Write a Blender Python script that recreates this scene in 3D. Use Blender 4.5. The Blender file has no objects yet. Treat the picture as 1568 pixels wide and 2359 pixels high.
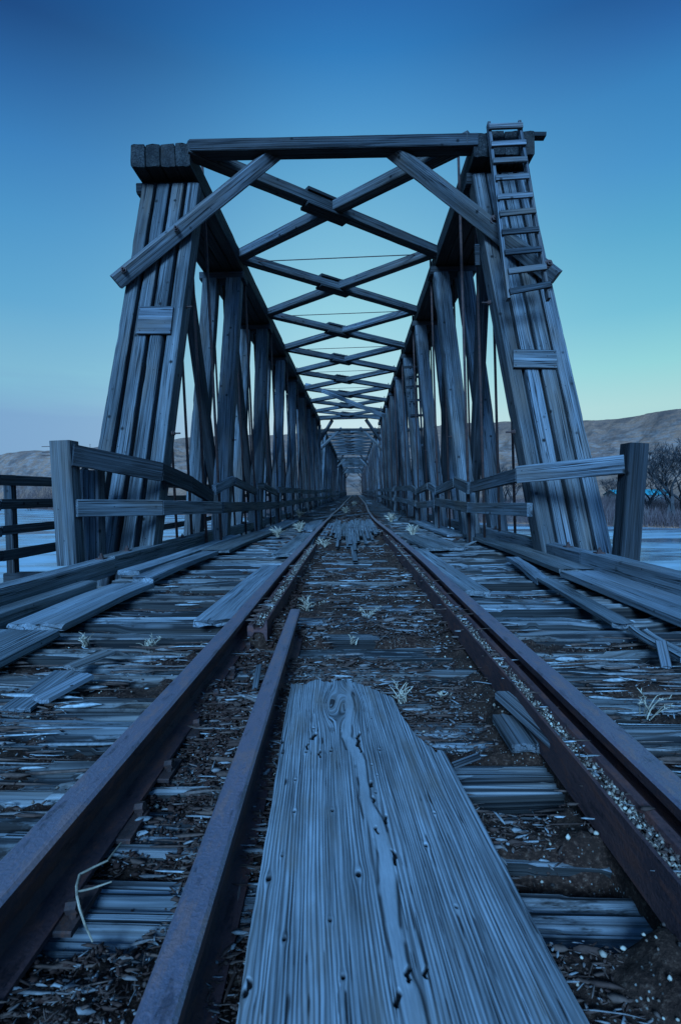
import bpy, math, random
import numpy as np
from mathutils import Vector, Matrix
R = math.radians
S = bpy.context.scene
C = S.collection
rng = np.random.default_rng(7)
random.seed(11)

# ------------------------------------------------------------------ camera
FPX = 1100.0                      # focal length in units of a 1568 x 2358 picture
cam_d = bpy.data.cameras.new('camera'); cam = bpy.data.objects.new('camera', cam_d); C.objects.link(cam)
cam_d.sensor_fit = 'VERTICAL'; cam_d.sensor_height = 24.0; cam_d.lens = 24.0*FPX/2358.0
cam_d.clip_start = 0.02; cam_d.clip_end = 9000
CAM = Vector((0, 0, 0.75))
ROLL = R(-0.7)
def cam_rot(yaw, pitch):
    return Matrix.Rotation(yaw, 3, 'Z') @ Matrix.Rotation(math.pi/2-pitch, 3, 'X') @ Matrix.Rotation(ROLL, 3, 'Z')
YAW, PITCH = math.atan(33/FPX), math.atan(46/FPX)
for _ in range(20):               # forward (+Y) direction has to fall on the track's vanishing point
    q = cam_rot(YAW, PITCH).transposed() @ Vector((0, 1, 0))
    ux, uy = 784+FPX*q.x/-q.z, 1179-FPX*q.y/-q.z
    YAW += (817-ux)/FPX; PITCH += (uy-1133)/FPX
ROT = cam_rot(YAW, PITCH)
cam.matrix_world = Matrix.Translation(CAM) @ ROT.to_4x4()
cam_d.dof.use_dof = True; cam_d.dof.focus_distance = 5.5; cam_d.dof.aperture_fstop = 5.6
S.camera = cam
def ray(px, py): return ROT @ Vector(((px-784)/FPX, -(py-1179)/FPX, -1))
def W(px, py, y):
    d = ray(px, py); return CAM + d*(y/d.y)
def WZ(px, py, z):
    d = ray(px, py); return CAM + d*((z-CAM.z)/d.z)
def WX(px, py, x):
    d = ray(px, py); return CAM + d*(x/d.x)

# ------------------------------------------------------------------ world and sun
wd = bpy.data.worlds.new('World'); S.world = wd; wd.use_nodes = True
nt = wd.node_tree; N = nt.nodes; L = nt.links; N.clear()
SUN_EL, SUN_AZ = R(29), R(189)    # azimuth measured clockwise from +Y: behind the camera, to the left
out = N.new('ShaderNodeOutputWorld'); bg = N.new('ShaderNodeBackground')
sky = N.new('ShaderNodeTexSky'); sky.sky_type = 'NISHITA'; sky.sun_disc = False
sky.sun_elevation = SUN_EL; sky.sun_rotation = SUN_AZ; sky.air_density = 1.0; sky.dust_density = 0.3; sky.ozone_density = 3.0
tc = N.new('ShaderNodeTexCoord'); sp = N.new('ShaderNodeSeparateXYZ'); L.new(tc.outputs['Generated'], sp.inputs[0])
def s2l(r, g, b):
    f = lambda c: (c/255/12.92) if c/255 <= .04045 else ((c/255+.055)/1.055)**2.4
    return (f(r), f(g), f(b), 1)
def sky_ramp(pts):
    rr = N.new('ShaderNodeValToRGB'); L.new(sp.outputs['Z'], rr.inputs[0]); e = rr.color_ramp.elements
    e[0].position = 0; e[0].color = s2l(*pts[0][1]); e[1].position = 1; e[1].color = s2l(*pts[-1][1])
    for p, c in pts[1:-1]:
        k = e.new(p); k.color = s2l(*c)
    return rr.outputs[0]
def mth(op, a, b=None, clamp=False):
    m = N.new('ShaderNodeMath'); m.operation = op; m.use_clamp = clamp
    for i, v in enumerate((a, b)):
        if v is None: continue
        if isinstance(v, (int, float)): m.inputs[i].default_value = v
        else: L.new(v, m.inputs[i])
    return m.outputs[0]
def mixc(fac, a, b, mode='MIX'):
    m = N.new('ShaderNodeMix'); m.data_type = 'RGBA'; m.blend_type = mode
    for i, v in ((0, fac), (6, a), (7, b)):
        if isinstance(v, (int, float)): m.inputs[i].default_value = v
        elif isinstance(v, tuple): m.inputs[i].default_value = v
        else: L.new(v, m.inputs[i])
    return m.outputs[2]
rc_ = sky_ramp([(0, (216, 232, 238)), (.12, (206, 231, 237)), (.2, (184, 226, 235)), (.343, (152, 212, 228)), (.45, (124, 190, 220)), (.544, (97, 169, 212)), (.603, (76, 150, 205)), (.664, (50, 125, 190)), (.717, (38, 101, 170)), (1, (16, 52, 120))])
rl_ = sky_ramp([(0, (126, 168, 205)), (.14, (122, 168, 207)), (.218, (125, 190, 215)), (.32, (92, 166, 210)), (.435, (70, 146, 201)), (.52, (50, 121, 186)), (.585, (32, 90, 156)), (.64, (14, 50, 112)), (1, (10, 34, 88))])
rr_ = sky_ramp([(0, (172, 210, 212)), (.146, (172, 218, 217)), (.215, (144, 213, 218)), (.30, (108, 189, 215)), (.41, (79, 164, 206)), (.49, (61, 142, 201)), (.57, (45, 120, 185)), (.615, (32, 90, 160)), (.655, (18, 58, 126)), (1, (10, 34, 88))])
xx_ = mth('DIVIDE', sp.outputs['X'], .34)
xg_ = mth('SUBTRACT', 1.0, mth('EXPONENT', mth('MULTIPLY', mth('MULTIPLY', xx_, xx_), -1.0)))
fl = mth('MULTIPLY', xg_, mth('LESS_THAN', sp.outputs['X'], 0.0))
fr = mth('MULTIPLY', xg_, mth('GREATER_THAN', sp.outputs['X'], 0.0))
col = mixc(fr, mixc(fl, rc_, rl_), rr_)
# thin cloud veil low on the left
mp = N.new('ShaderNodeMapping'); mp.inputs['Scale'].default_value = (1.2, 1.2, 9); L.new(tc.outputs['Generated'], mp.inputs[0])
nz = N.new('ShaderNodeTexNoise'); nz.inputs['Scale'].default_value = 2.2; nz.inputs['Detail'].default_value = 5; L.new(mp.outputs[0], nz.inputs[0])
veil = mth('MULTIPLY', mth('MULTIPLY', mth('SUBTRACT', mth('MULTIPLY', sp.outputs['X'], -1.0), .1, True), 1.6, True),
           mth('MULTIPLY', mth('SUBTRACT', .34, sp.outputs['Z'], True), mth('SUBTRACT', mth('MULTIPLY', nz.outputs[0], 7.0), 2.4, True)), True)
col = mixc(mth('MULTIPLY', veil, 2.2, True), col, s2l(120, 160, 204))
skyt = mixc(1.0, sky.outputs[0], (.06, .07, .095, 1), 'MULTIPLY')
col = mixc(.04, col, skyt)
# unseen sky behind the viewer, made a brighter blue to light the timber
back = mth('MULTIPLY', mth('SUBTRACT', mth('MULTIPLY', sp.outputs['Y'], -1.0), .05, True), 1.9, True)
col = mixc(back, col, (.11, .52, 1.55, 1))
L.new(col, bg.inputs[0]); bg.inputs[1].default_value = 0.574; L.new(bg.outputs[0], out.inputs[0])
sd = bpy.data.lights.new('sun', 'SUN'); sun = bpy.data.objects.new('sun', sd); C.objects.link(sun)
sd.energy = 5.0; sd.angle = R(22); sd.color = (.19, .50, 1.0)
sdir = Vector((math.sin(SUN_AZ)*math.cos(SUN_EL), math.cos(SUN_AZ)*math.cos(SUN_EL), math.sin(SUN_EL)))
sun.rotation_euler = sdir.to_track_quat('Z', 'Y').to_euler()
S.view_settings.view_transform = 'Standard'; S.view_settings.look = 'None'; S.view_settings.exposure = 0.8; S.view_settings.gamma = 1
S.render.engine = 'CYCLES'; S.cycles.max_bounces = 6; S.cycles.diffuse_bounces = 3

# ------------------------------------------------------------------ numpy noise
def _h(ix, iy, iz, seed):
    n = (ix.astype(np.int64)*73856093) ^ (iy.astype(np.int64)*19349663) ^ (iz.astype(np.int64)*83492791) ^ (seed*2654435761)
    n = (n ^ (n >> 13)) * 1274126177 & 0x7fffffff
    n = (n ^ (n >> 16)) * 668265263 & 0x7fffffff
    return (n & 0xffff)/65535.0
def vn(x, y, z=0.0, seed=0):
    x, y, z = np.broadcast_arrays(np.asarray(x, float), np.asarray(y, float), np.asarray(z, float))
    ix, iy, iz = np.floor(x), np.floor(y), np.floor(z)
    fx, fy, fz = x-ix, y-iy, z-iz
    fx, fy, fz = [f*f*(3-2*f) for f in (fx, fy, fz)]
    r = 0
    for a in (0, 1):
        for b in (0, 1):
            for c in (0, 1):
                w = (fx if a else 1-fx)*(fy if b else 1-fy)*(fz if c else 1-fz)
                r = r + w*_h(ix+a, iy+b, iz+c, seed)
    return r
def fbm(x, y, z=0.0, oct=4, seed=0, gain=.5):
    x = np.asarray(x, float); y = np.asarray(y, float); z = np.asarray(z, float)
    s = 0; a = 1; t = 0
    for i in range(oct):
        s = s + a*vn(x*2**i, y*2**i, z*2**i, seed+i*17); t += a; a *= gain
    return s/t
def sst(x, a, b):
    t = np.clip((x-a)/(b-a), 0, 1); return t*t*(3-2*t)

# ------------------------------------------------------------------ materials
class NB:
    def __init__(s, name):
        s.m = bpy.data.materials.new(name); s.m.use_nodes = True; s.t = s.m.node_tree; s.t.nodes.clear()
        s.o = s.n('ShaderNodeOutputMaterial'); s.p = s.n('ShaderNodeBsdfPrincipled'); s.l(s.p.outputs[0], s.o.inputs[0])
    def n(s, k): return s.t.nodes.new(k)
    def l(s, a, b): s.t.links.new(a, b)
    def put(s, sock, v):
        if isinstance(v, (int, float)): sock.default_value = v
        elif isinstance(v, (tuple, list)): sock.default_value = v
        else: s.l(v, sock)
    def math(s, op, a, b=None, clamp=False):
        m = s.n('ShaderNodeMath'); m.operation = op; m.use_clamp = clamp; s.put(m.inputs[0], a)
        if b is not None: s.put(m.inputs[1], b)
        return m.outputs[0]
    def mix(s, f, a, b, mode='MIX'):
        m = s.n('ShaderNodeMix'); m.data_type = 'RGBA'; m.blend_type = mode
        s.put(m.inputs[0], f); s.put(m.inputs[6], a); s.put(m.inputs[7], b); return m.outputs[2]
    def mapv(s, v, scale):
        m = s.n('ShaderNodeVectorMath'); m.operation = 'MULTIPLY'; s.l(v, m.inputs[0]); m.inputs[1].default_value = scale; return m.outputs[0]
    def noise(s, v, scale=1.0, detail=3, rough=.55, dist=0.0):
        m = s.n('ShaderNodeTexNoise'); m.inputs['Scale'].default_value = scale; m.inputs['Detail'].default_value = detail
        m.inputs['Roughness'].default_value = rough; m.inputs['Distortion'].default_value = dist; s.l(v, m.inputs['Vector']); return m.outputs[0]
    def vor(s, v, scale, feat='F1'):
        m = s.n('ShaderNodeTexVoronoi'); m.feature = feat; m.inputs['Scale'].default_value = scale; s.l(v, m.inputs['Vector']); return m
    def ramp(s, f, pts):
        m = s.n('ShaderNodeValToRGB'); e = m.color_ramp.elements; s.put(m.inputs[0], f)
        cv = lambda c: (c, c, c, 1) if isinstance(c, (int, float)) else (*c, 1)
        e[0].position, e[0].color = pts[0][0], cv(pts[0][1]); e[1].position, e[1].color = pts[-1][0], cv(pts[-1][1])
        for p, c in pts[1:-1]:
            k = e.new(p); k.color = cv(c)
        return m.outputs[0]
    def bump(s, h, strength, dist):
        b = s.n('ShaderNodeBump'); b.inputs['Strength'].default_value = strength; b.inputs['Distance'].default_value = dist
        s.l(h, b.inputs['Height']); s.l(b.outputs[0], s.p.inputs['Normal'])
    def attr(s, name):
        a = s.n('ShaderNodeAttribute'); a.attribute_name = name; return a
    def obj(s): return s.n('ShaderNodeTexCoord').outputs['Object']

def mat_wood(name, dark, light, fine=48, crack=1.0, brown=.25, bump=.7, knots=1.0, streak=.5, dirt=0.0):
    b = NB(name); g = b.attr('gco').outputs['Vector']
    warp = b.noise(b.mapv(g, (1.1, 4, 4)), 1.0, 2)
    off = b.n('ShaderNodeCombineXYZ'); w2 = b.math('MULTIPLY', b.math('SUBTRACT', warp, .5), .014); b.l(w2, off.inputs[1]); b.l(w2, off.inputs[2])
    va = b.n('ShaderNodeVectorMath'); va.operation = 'ADD'; b.l(g, va.inputs[0]); b.l(off.outputs[0], va.inputs[1]); g2 = va.outputs[0]
    fineg = b.noise(b.mapv(g2, (1.2, fine*3.2, fine*3.2)), 1.0, 3, .65)
    mid = b.noise(b.mapv(g2, (.32, fine*.9, fine*.9)), 1.0, 4, .7)
    blot = b.noise(b.mapv(g, (.45, 5.0, 5.0)), 1.0, 5, .6)
    ck = b.noise(b.mapv(g2, (.24, 22, 22)), 1.0, 3, .55)
    ckl = b.math('ABSOLUTE', b.math('SUBTRACT', ck, .5))
    ckm = b.ramp(ckl, [(0.0, 1.0), (.010*crack, .9), (.026*crack, 0.0)])
    gate = b.ramp(b.noise(b.mapv(g, (.8, 2.5, 2.5)), 1.3, 2), [(.38, 0.0), (.5, 1.0)])
    ckm = b.math('MULTIPLY', ckm, gate)
    val = b.math('ADD', b.math('MULTIPLY', fineg, 1-streak), b.math('MULTIPLY', mid, streak))
    val = b.ramp(val, [(.37, 0.0), (.5, .45), (.62, 1.0)])
    c = b.mix(val, (*dark, 1), (*light, 1))
    c = b.mix(1.0, c, b.ramp(blot, [(.28, .30), (.5, .80), (.72, 1.3)]), 'MULTIPLY')
    br = b.ramp(b.noise(b.mapv(g, (.5, 1.8, 1.8)), 1.7, 3), [(.45, 0.0), (.7, 1.0)])
    c = b.mix(b.math('MULTIPLY', br, brown), c, (light[0]*.62, light[1]*.40, light[2]*.27, 1))
    oi = b.n('ShaderNodeObjectInfo').outputs['Random']
    c = b.mix(1.0, c, b.ramp(oi, [(0.0, (.62, .58, .54)), (.25, (1.08, 1.08, 1.10)), (.5, (.80, .76, .72)), (.75, (1.0, 1.0, 1.0)), (1.0, (.70, .70, .72))]), 'MULTIPLY')
    if knots:
        v = b.vor(b.mapv(g, (3.6, 3.6, 3.6)), 1.0)
        kn = b.ramp(v.outputs['Distance'], [(.05, 1.0), (.085, .6), (.13, 0.0)])
        kn = b.math('MULTIPLY', kn, knots, True)
        c = b.mix(kn, c, (dark[0]*.3, dark[1]*.25, dark[2]*.2, 1))
        nl = b.vor(b.mapv(g, (9, 9, 9)), 1.0)
        nlm = b.ramp(nl.outputs['Distance'], [(.05, 1.0), (.08, 0.0)])
        c = b.mix(nlm, c, (.01, .008, .007, 1))
    if dirt:
        dm = b.ramp(b.noise(b.mapv(g, (2.2, 14, 14)), 1.0, 6, .75), [(.38, 1.0), (.47, 0.0)])
        c = b.mix(b.math('MULTIPLY', dm, dirt), c, (.011, .007, .005, 1))
    c = b.mix(ckm, c, (.008, .007, .007, 1))
    b.l(c, b.p.inputs['Base Color']); b.p.inputs['Roughness'].default_value = .88; b.p.inputs['Specular IOR Level'].default_value = .25
    h = b.math('SUBTRACT', b.math('MULTIPLY', val, .5), b.math('MULTIPLY', ckm, 2.0))
    b.bump(h, bump, .006)
    return b.m
WOOD = mat_wood('weathered_grey_timber', (.026, .026, .027), (.225, .233, .24), fine=50, brown=.6, streak=.5, bump=.45, crack=1.0)
WOODB = mat_wood('near_black_timber', (.006, .006, .006), (.06, .055, .05), fine=50, brown=.5, knots=0, crack=1.5)  # near-black tie sides paint in the shade of the gaps; top chords share it
WOODM = mat_wood('medium_weathered_timber', (.014, .014, .014), (.165, .17, .175), fine=42, brown=.5, streak=.6, bump=.5)  # tone between the grey and the dark timber
WOODD = mat_wood('dark_weathered_timber', (.008, .008, .008), (.075, .078, .082), fine=42, brown=.5, crack=1.3)
WOODL = mat_wood('pale_bleached_timber', (.085, .086, .088), (.29, .305, .315), fine=80, brown=.3, knots=.5, crack=.6, streak=.4)
WOODT = mat_wood('rotten_tie_timber', (.006, .005, .005), (.265, .27, .27), fine=60, crack=2.0, brown=.5, knots=0, streak=.7, bump=.8, dirt=.95)

def mat_rust(name, c1, c2, rough, spec=.5, metal=0.0, sc=9):
    b = NB(name); o = b.obj()
    n1 = b.noise(b.mapv(o, (1, .45, 1)), sc, 7, .7); n2 = b.noise(o, 110, 4, .65); n3 = b.noise(b.mapv(o, (1, .3, 1)), 26, 5, .7)
    c = b.mix(b.ramp(n1, [(.38, 0.0), (.62, 1.0)]), (*c1, 1), (*c2, 1))
    c = b.mix(b.ramp(n3, [(.52, 0.0), (.60, .75)]), c, (c2[0]*1.5, c2[1]*1.1, c2[2]*.8, 1))
    c = b.mix(b.ramp(n3, [(.36, .8), (.43, 0.0)]), c, (c1[0]*.4, c1[1]*.35, c1[2]*.35, 1))
    c = b.mix(b.ramp(n2, [(.4, 0.0), (.75, .5)]), c, (c2[0]*1.4, c2[1]*1.2, c2[2], 1))
    b.l(c, b.p.inputs['Base Color'])
    b.put(b.p.inputs['Roughness'], b.math('ADD', b.math('MULTIPLY', n2, .25), rough-.1))
    b.p.inputs['Specular IOR Level'].default_value = spec; b.p.inputs['Metallic'].default_value = metal
    b.bump(b.math('ADD', n2, b.math('MULTIPLY', n3, 1.5)), .6, .004); return b.m
RUST = mat_rust('rusty_steel', (.026, .015, .018), (.075, .032, .028), .7, .25)
RAILT = mat_rust('worn_rail_head', (.095, .082, .10), (.135, .095, .11), .40, .9, .1, 5)
IRON = mat_rust('dark_rusty_iron', (.022, .015, .014), (.06, .028, .022), .7, .3)

def mat_bed():
    b = NB('rotten_wood_dirt'); o = b.obj()
    n1 = b.noise(o, 5, 5, .65); n2 = b.noise(o, 60, 5, .7)
    n4 = b.noise(b.mapv(o, (.5, 1, 1)), 150, 3, .7)
    c = b.ramp(b.math('ADD', b.math('MULTIPLY', n2, .6), b.math('MULTIPLY', n4, .4)), [(.36, (.004, .002, .0015)), (.5, (.026, .010, .006)), (.58, (.075, .036, .023)), (.68, (.20, .13, .09))])
    c = b.mix(b.ramp(n1, [(.3, 0.0), (.7, .8)]), c, (.035, .018, .011, 1))
    v = b.vor(o, 120); pm = b.ramp(v.outputs['Distance'], [(.18, 1.0), (.3, 0.0)])
    gate = b.ramp(b.noise(o, 14, 3), [(.45, 0.0), (.6, 1.0)])
    hs = b.n('ShaderNodeSeparateColor'); b.l(v.outputs['Color'], hs.inputs[0])
    sel = b.ramp(hs.outputs[0], [(.6, 0.0), (.7, 1.0)])
    c = b.mix(b.math('MULTIPLY', b.math('MULTIPLY', pm, gate), sel), c, (.26, .22, .18, 1))
    b.l(c, b.p.inputs['Base Color']); b.p.inputs['Roughness'].default_value = .95; b.p.inputs['Specular IOR Level'].default_value = .15
    b.bump(n2, .8, .012); return b.m
BED = mat_bed()
def mat_rc(name, stops, rough=.85):
    """colour picked by a per-piece value stored on the mesh"""
    b = NB(name); a = b.attr('rc').outputs['Fac']
    c = b.ramp(a, stops)
    n = b.noise(b.obj(), 70, 3); c = b.mix(1.0, c, b.ramp(n, [(.3, .6), (.7, 1.2)]), 'MULTIPLY')
    b.l(c, b.p.inputs['Base Color']); b.p.inputs['Roughness'].default_value = rough; b.p.inputs['Specular IOR Level'].default_value = .2
    return b.m
CHIP = mat_rc('wood_chip', [(0.0, (.035, .014, .009)), (.45, (.10, .058, .042)), (.75, (.20, .19, .18)), (1.0, (.42, .42, .40))])
PEB = mat_rc('pebble', [(0.0, (.03, .02, .016)), (.45, (.10, .06, .045)), (.75, (.24, .17, .12)), (1.0, (.50, .42, .32))], .7)
STRAW = mat_rc('dry_straw', [(0.0, (.10, .065, .04)), (.6, (.30, .22, .15)), (1.0, (.48, .38, .27))])
BARK = mat_rc('bare_branch_bark', [(0.0, (.022, .018, .018)), (1.0, (.07, .055, .05))])
BUSH = mat_rc('thicket_twigs', [(0.0, (.07, .045, .04)), (.35, (.13, .08, .07)), (.6, (.13, .075, .072)), (1.0, (.22, .17, .14))])

# ------------------------------------------------------------------ object helpers
def tag(o, label=None, cat=None, group=None, kind=None):
    if label: o['label'] = label
    if cat: o['category'] = cat
    if group: o['group'] = group
    if kind: o['kind'] = kind
    return o
def thing(name, label, cat, loc=(0, 0, 0), group=None):
    o = bpy.data.objects.new(name, None); C.objects.link(o); o.location = loc; o.empty_display_size = .2
    return tag(o, label, cat, group)
def link_mesh(name, me, mat, parent=None):
    o = bpy.data.objects.new(name, me); C.objects.link(o)
    for m in (mat if isinstance(mat, (list, tuple)) else [mat]): me.materials.append(m)
    if parent is not None:
        o.parent = parent
        lo = Vector((0, 0, 0)); p = parent
        while p is not None: lo = lo + p.location; p = p.parent
        o.location = -lo                      # geometry is written in world coordinates
    return o
class MB:
    """collects vertices, faces, the grain coordinate and the piece value of ONE mesh"""
    def __init__(s): s.v = []; s.f = []; s.g = []; s.rc = []; s.n = 0; s.mi = []
    def add(s, v, f, g=None, rc=None, mi=0):
        v = np.asarray(v, float); s.v.append(v)
        s.f.extend([tuple(i+s.n for i in q) for q in f]); s.mi.extend([mi]*len(f))
        s.g.append(np.asarray(g, float) if g is not None else v*1.0)
        s.rc.append(np.full(len(v), .5) if rc is None else np.broadcast_to(rc, (len(v),)).astype(float))
        s.n += len(v)
    def build(s, name, mat, parent=None, smooth=False):
        me = bpy.data.meshes.new(name); v = np.concatenate(s.v); me.from_pydata(v.tolist(), [], s.f)
        a = me.attributes.new('gco', 'FLOAT_VECTOR', 'POINT'); a.data.foreach_set('vector', np.concatenate(s.g).astype(np.float32).ravel())
        a = me.attributes.new('rc', 'FLOAT', 'POINT'); a.data.foreach_set('value', np.concatenate(s.rc).astype(np.float32))
        if any(s.mi): me.polygons.foreach_set('material_index', s.mi)
        if smooth: me.polygons.foreach_set('use_smooth', [True]*len(me.polygons))
        return link_mesh(name, me, mat, parent)

def frame(p0, p1, up):
    d = (p1-p0); L_ = d.length; d = d/L_
    sx = d.cross(up)
    if sx.length < 1e-4: sx = d.cross(Vector((0, 1, 0)))
    sx.normalize(); sz = sx.cross(d).normalized()
    return d, sx, sz, L_
SEED = [0]
def beam_into(mb, p0, p1, w, h, up=Vector((0, 0, 1)), rough=.006, seg=.25, ch=None, ragged=0.0, bow=0.0, wear=0.0, mi=0, nq=3):
    """a hewn timber from p0 to p1: w sideways, h along up; chamfered, uneven, grain along its length"""
    p0 = Vector(p0); p1 = Vector(p1); up = Vector(up)
    d, sx, sz, ln = frame(p0, p1, up)
    SEED[0] += 1; sd_ = SEED[0]
    ch = ch if ch is not None else min(w, h)*.06
    a, b = w/2, h/2
    prof = []
    for (x0, y0), (x1, y1) in (((-a+ch, -b), (a-ch, -b)), ((a, -b+ch), (a, b-ch)), ((a-ch, b), (-a+ch, b)), ((-a, b-ch), (-a, -b+ch))):
        for t in np.linspace(0, 1, nq): prof.append((x0+(x1-x0)*t, y0+(y1-y0)*t))
    prof = np.array(prof); m = len(prof); n = max(2, int(ln/seg)+1)
    u = np.linspace(0, ln, n)
    U, PX = np.meshgrid(u, prof[:, 0], indexing='ij'); _, PY = np.meshgrid(u, prof[:, 1], indexing='ij')
    nrm = prof/np.linalg.norm(prof, axis=1)[:, None]
    o = sd_*7.31; edge = (np.abs(prof[:, 0])/a*np.abs(prof[:, 1])/b)**3
    dn = (fbm(U*.35+o, PX*9+o, PY*9, 2, sd_ % 97)-.5)*rough + (vn(U*6+o, PX*60, PY*60, 3)-.5)*rough*.6
    if wear:                       # pieces broken away along the edges
        dn -= wear*np.clip(fbm(U*2.6+o, PX*6, PY*6, 4, 5)-.60, 0, 1)*4*edge[None, :]
    X = PX+dn*nrm[:, 0][None, :]; Y = PY+dn*nrm[:, 1][None, :]
    if bow: 
        Y = Y + bow*np.sin(np.pi*U/ln); X = X + bow*.6*np.sin(2.3*np.pi*U/ln+sd_)
    UU = U.copy()
    if ragged:
        UU[-1] -= ragged*vn(PX[-1]*38+o, PY[-1]*20, 0, 9); UU[0] += ragged*vn(PX[0]*38-o, PY[0]*20, 0, 8)
    P = np.array(p0)[None, None]+UU[..., None]*np.array(d)+X[..., None]*np.array(sx)+Y[..., None]*np.array(sz)
    idx = np.arange(n*m).reshape(n, m)
    fs = []
    for i in range(n-1):
        r0, r1 = idx[i], idx[i+1]
        for j in range(m):
            k = (j+1) % m; fs.append((r0[j], r0[k], r1[k], r1[j]))
    fs.append(tuple(idx[0][::-1])); fs.append(tuple(idx[-1]))
    g = np.stack([U+o, PX+(sd_ % 53)*1.7, PY+(sd_ % 31)*2.3], -1).reshape(-1, 3)
    mb.add(P.reshape(-1, 3), fs, g, mi=mi)
def beam(name, p0, p1, w, h, mat, parent=None, **k):
    mb = MB(); beam_into(mb, p0, p1, w, h, **k); return mb.build(name, mat, parent)
def tube_into(mb, pts, rad, k=6, rc=.5, mi=0, cap=True):
    pts = [Vector(p) for p in pts]; n = len(pts)
    rads = rad if isinstance(rad, (list, tuple)) else [rad]*n
    V = []
    for i, p in enumerate(pts):
        t = (pts[min(i+1, n-1)]-pts[max(i-1, 0)]).normalized()
        s_ = t.cross(Vector((.13, .21, .97))); 
        if s_.length < .1: s_ = t.cross(Vector((1, 0, 0)))
        s_.normalize(); q_ = s_.cross(t)
        for j in range(k):
            a = 2*math.pi*j/k; V.append(p+(s_*math.cos(a)+q_*math.sin(a))*rads[i])
    F = [(i*k+j, i*k+(j+1) % k, (i+1)*k+(j+1) % k, (i+1)*k+j) for i in range(n-1) for j in range(k)]
    if cap: F.append(tuple(range(k))[::-1]); F.append(tuple((n-1)*k+j for j in range(k)))
    mb.add([tuple(v) for v in V], F, rc=rc, mi=mi)
def bolt_into(mb, p, nrm, r=.035, ln=.05):
    p = Vector(p); nrm = Vector(nrm).normalized()
    tube_into(mb, [p-nrm*.004, p+nrm*.014], r*1.5, 10)
    tube_into(mb, [p+nrm*.012, p+nrm*(.012+r)], r, 6)
    tube_into(mb, [p+nrm*.01, p+nrm*(ln+.02)], r*.45, 7)
def grid_mesh(name, X, Y, Z, mat, parent=None, smooth=True, gco=None):
    n, m = X.shape; me = bpy.data.meshes.new(name)
    idx = np.arange(n*m).reshape(n, m)
    f = np.stack([idx[:-1, :-1], idx[1:, :-1], idx[1:, 1:], idx[:-1, 1:]], -1).reshape(-1, 4)
    v = np.stack([X, Y, Z], -1).reshape(-1, 3)
    me.vertices.add(len(v)); me.vertices.foreach_set('co', v.astype(np.float32).ravel())
    me.loops.add(f.size); me.loops.foreach_set('vertex_index', f.astype(np.int32).ravel())
    me.polygons.add(len(f)); me.polygons.foreach_set('loop_start', np.arange(0, f.size, 4, dtype=np.int32))
    me.polygons.foreach_set('use_smooth', [smooth]*len(f)); me.update(calc_edges=True)
    if gco is not None:
        a = me.attributes.new('gco', 'FLOAT_VECTOR', 'POINT'); a.data.foreach_set('vector', gco.astype(np.float32).ravel())
    return link_mesh(name, me, mat, parent)
def copy_tree(o, parent=None):
    c = o.copy(); C.objects.link(c)
    if parent is not None: c.parent = parent
    for ch in list(o.children): copy_tree(ch, c)
    return c

# ================================================================== terrain, river
def shore_far(x): return 150-.72*x+6*np.sin(x*.02)
def crest(az):     # height of the skyline over distance, by direction x / y
    return np.interp(az, [-1.2, -.74, -.6, -.45, -.34, -.2, 0, .2, .3, .42, .5, .6, .68, .8, 1.2],
                     [.098, .099, .096, .107, .120, .126, .134, .142, .143, .138, .137, .142, .148, .140, .13])
def ground_h(x, y):
    r = np.sqrt(x*x+y*y)+1e-6
    az = np.where(y > 1, x/np.maximum(y, 1), np.sign(x)*1.2)
    ds = (y-shore_far(x))/1.232
    far = -9.6+3.3*sst(ds, -3, 5)+1.8*sst(ds, 5, 60)+(fbm(x*.05, y*.05, 0, 3, 3)-.5)*1.2*sst(ds, 0, 10)
    rid = 1-np.abs(fbm(x*.008+3, y*.008, 0, 5, 21)*2-1)
    gul = np.abs(fbm(x*.02, y*.02, 0, 5, 33)*2-1)
    R1 = 610+110*np.sin(az*5+1)
    t = np.clip((r-300)/(R1-300), 0, 1)
    prof = .34*sst(t, 0, .34)+.18*sst(t, .38, .6)+.48*sst(t, .6, 1.0)
    H = crest(az)*R1
    hill = H*prof*(1-.0*rid) + (rid-.6)*26*np.sin(np.pi*np.clip(t, 0, 1))-gul*20*np.sin(np.pi*np.clip(t, 0, 1))**.7
    hill = hill-(fbm(x*.012, y*.012, 0, 3, 8)-.5)*10*sst(t, .85, 1.0)
    far = far+np.where((t > 0) & (ds > 40), np.maximum(hill, 0), 0)*sst(ds, 40, 90)
    # the bridge's far abutment
    far = np.maximum(far, -.62-.35*np.clip(np.abs(x)-5, 0, 60)-.9*np.clip(143-y, 0, 40)-.02*np.clip(y-150, 0, 200))*1.0 if True else far
    near = -3.3+(fbm(x*.5, y*.5, 0, 4, 41)-.5)*.5-.05*np.clip(np.abs(x), 0, 30)
    sn = np.where(x > 0, 25-.45*x, 13+.35*x)
    near = np.where(y < sn, near, near-(y-sn)*.55)
    near = np.maximum(near, -9.6)
    return np.where(y < shore_far(x)-8, np.maximum(near, np.where(y > 100, far, -9.6)), far)
def polar_grid(a0, a1, na, radii):
    A = np.linspace(a0, a1, na); X = np.sin(A)[:, None]*radii[None]; Y = np.cos(A)[:, None]*radii[None]
    return X, Y
rad = np.concatenate([np.linspace(.0, 3, 4)[1:], np.geomspace(3.5, 300, 240), np.geomspace(302, 1100, 260), np.geomspace(1120, 6000, 30)])
A = np.concatenate([np.linspace(-math.pi, -.9, 60)[:-1], np.linspace(-.9, .9, 620), np.linspace(.9, math.pi, 60)[1:]])
GX = np.sin(A)[:, None]*rad[None]; GY = np.cos(A)[:, None]*rad[None]
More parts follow.
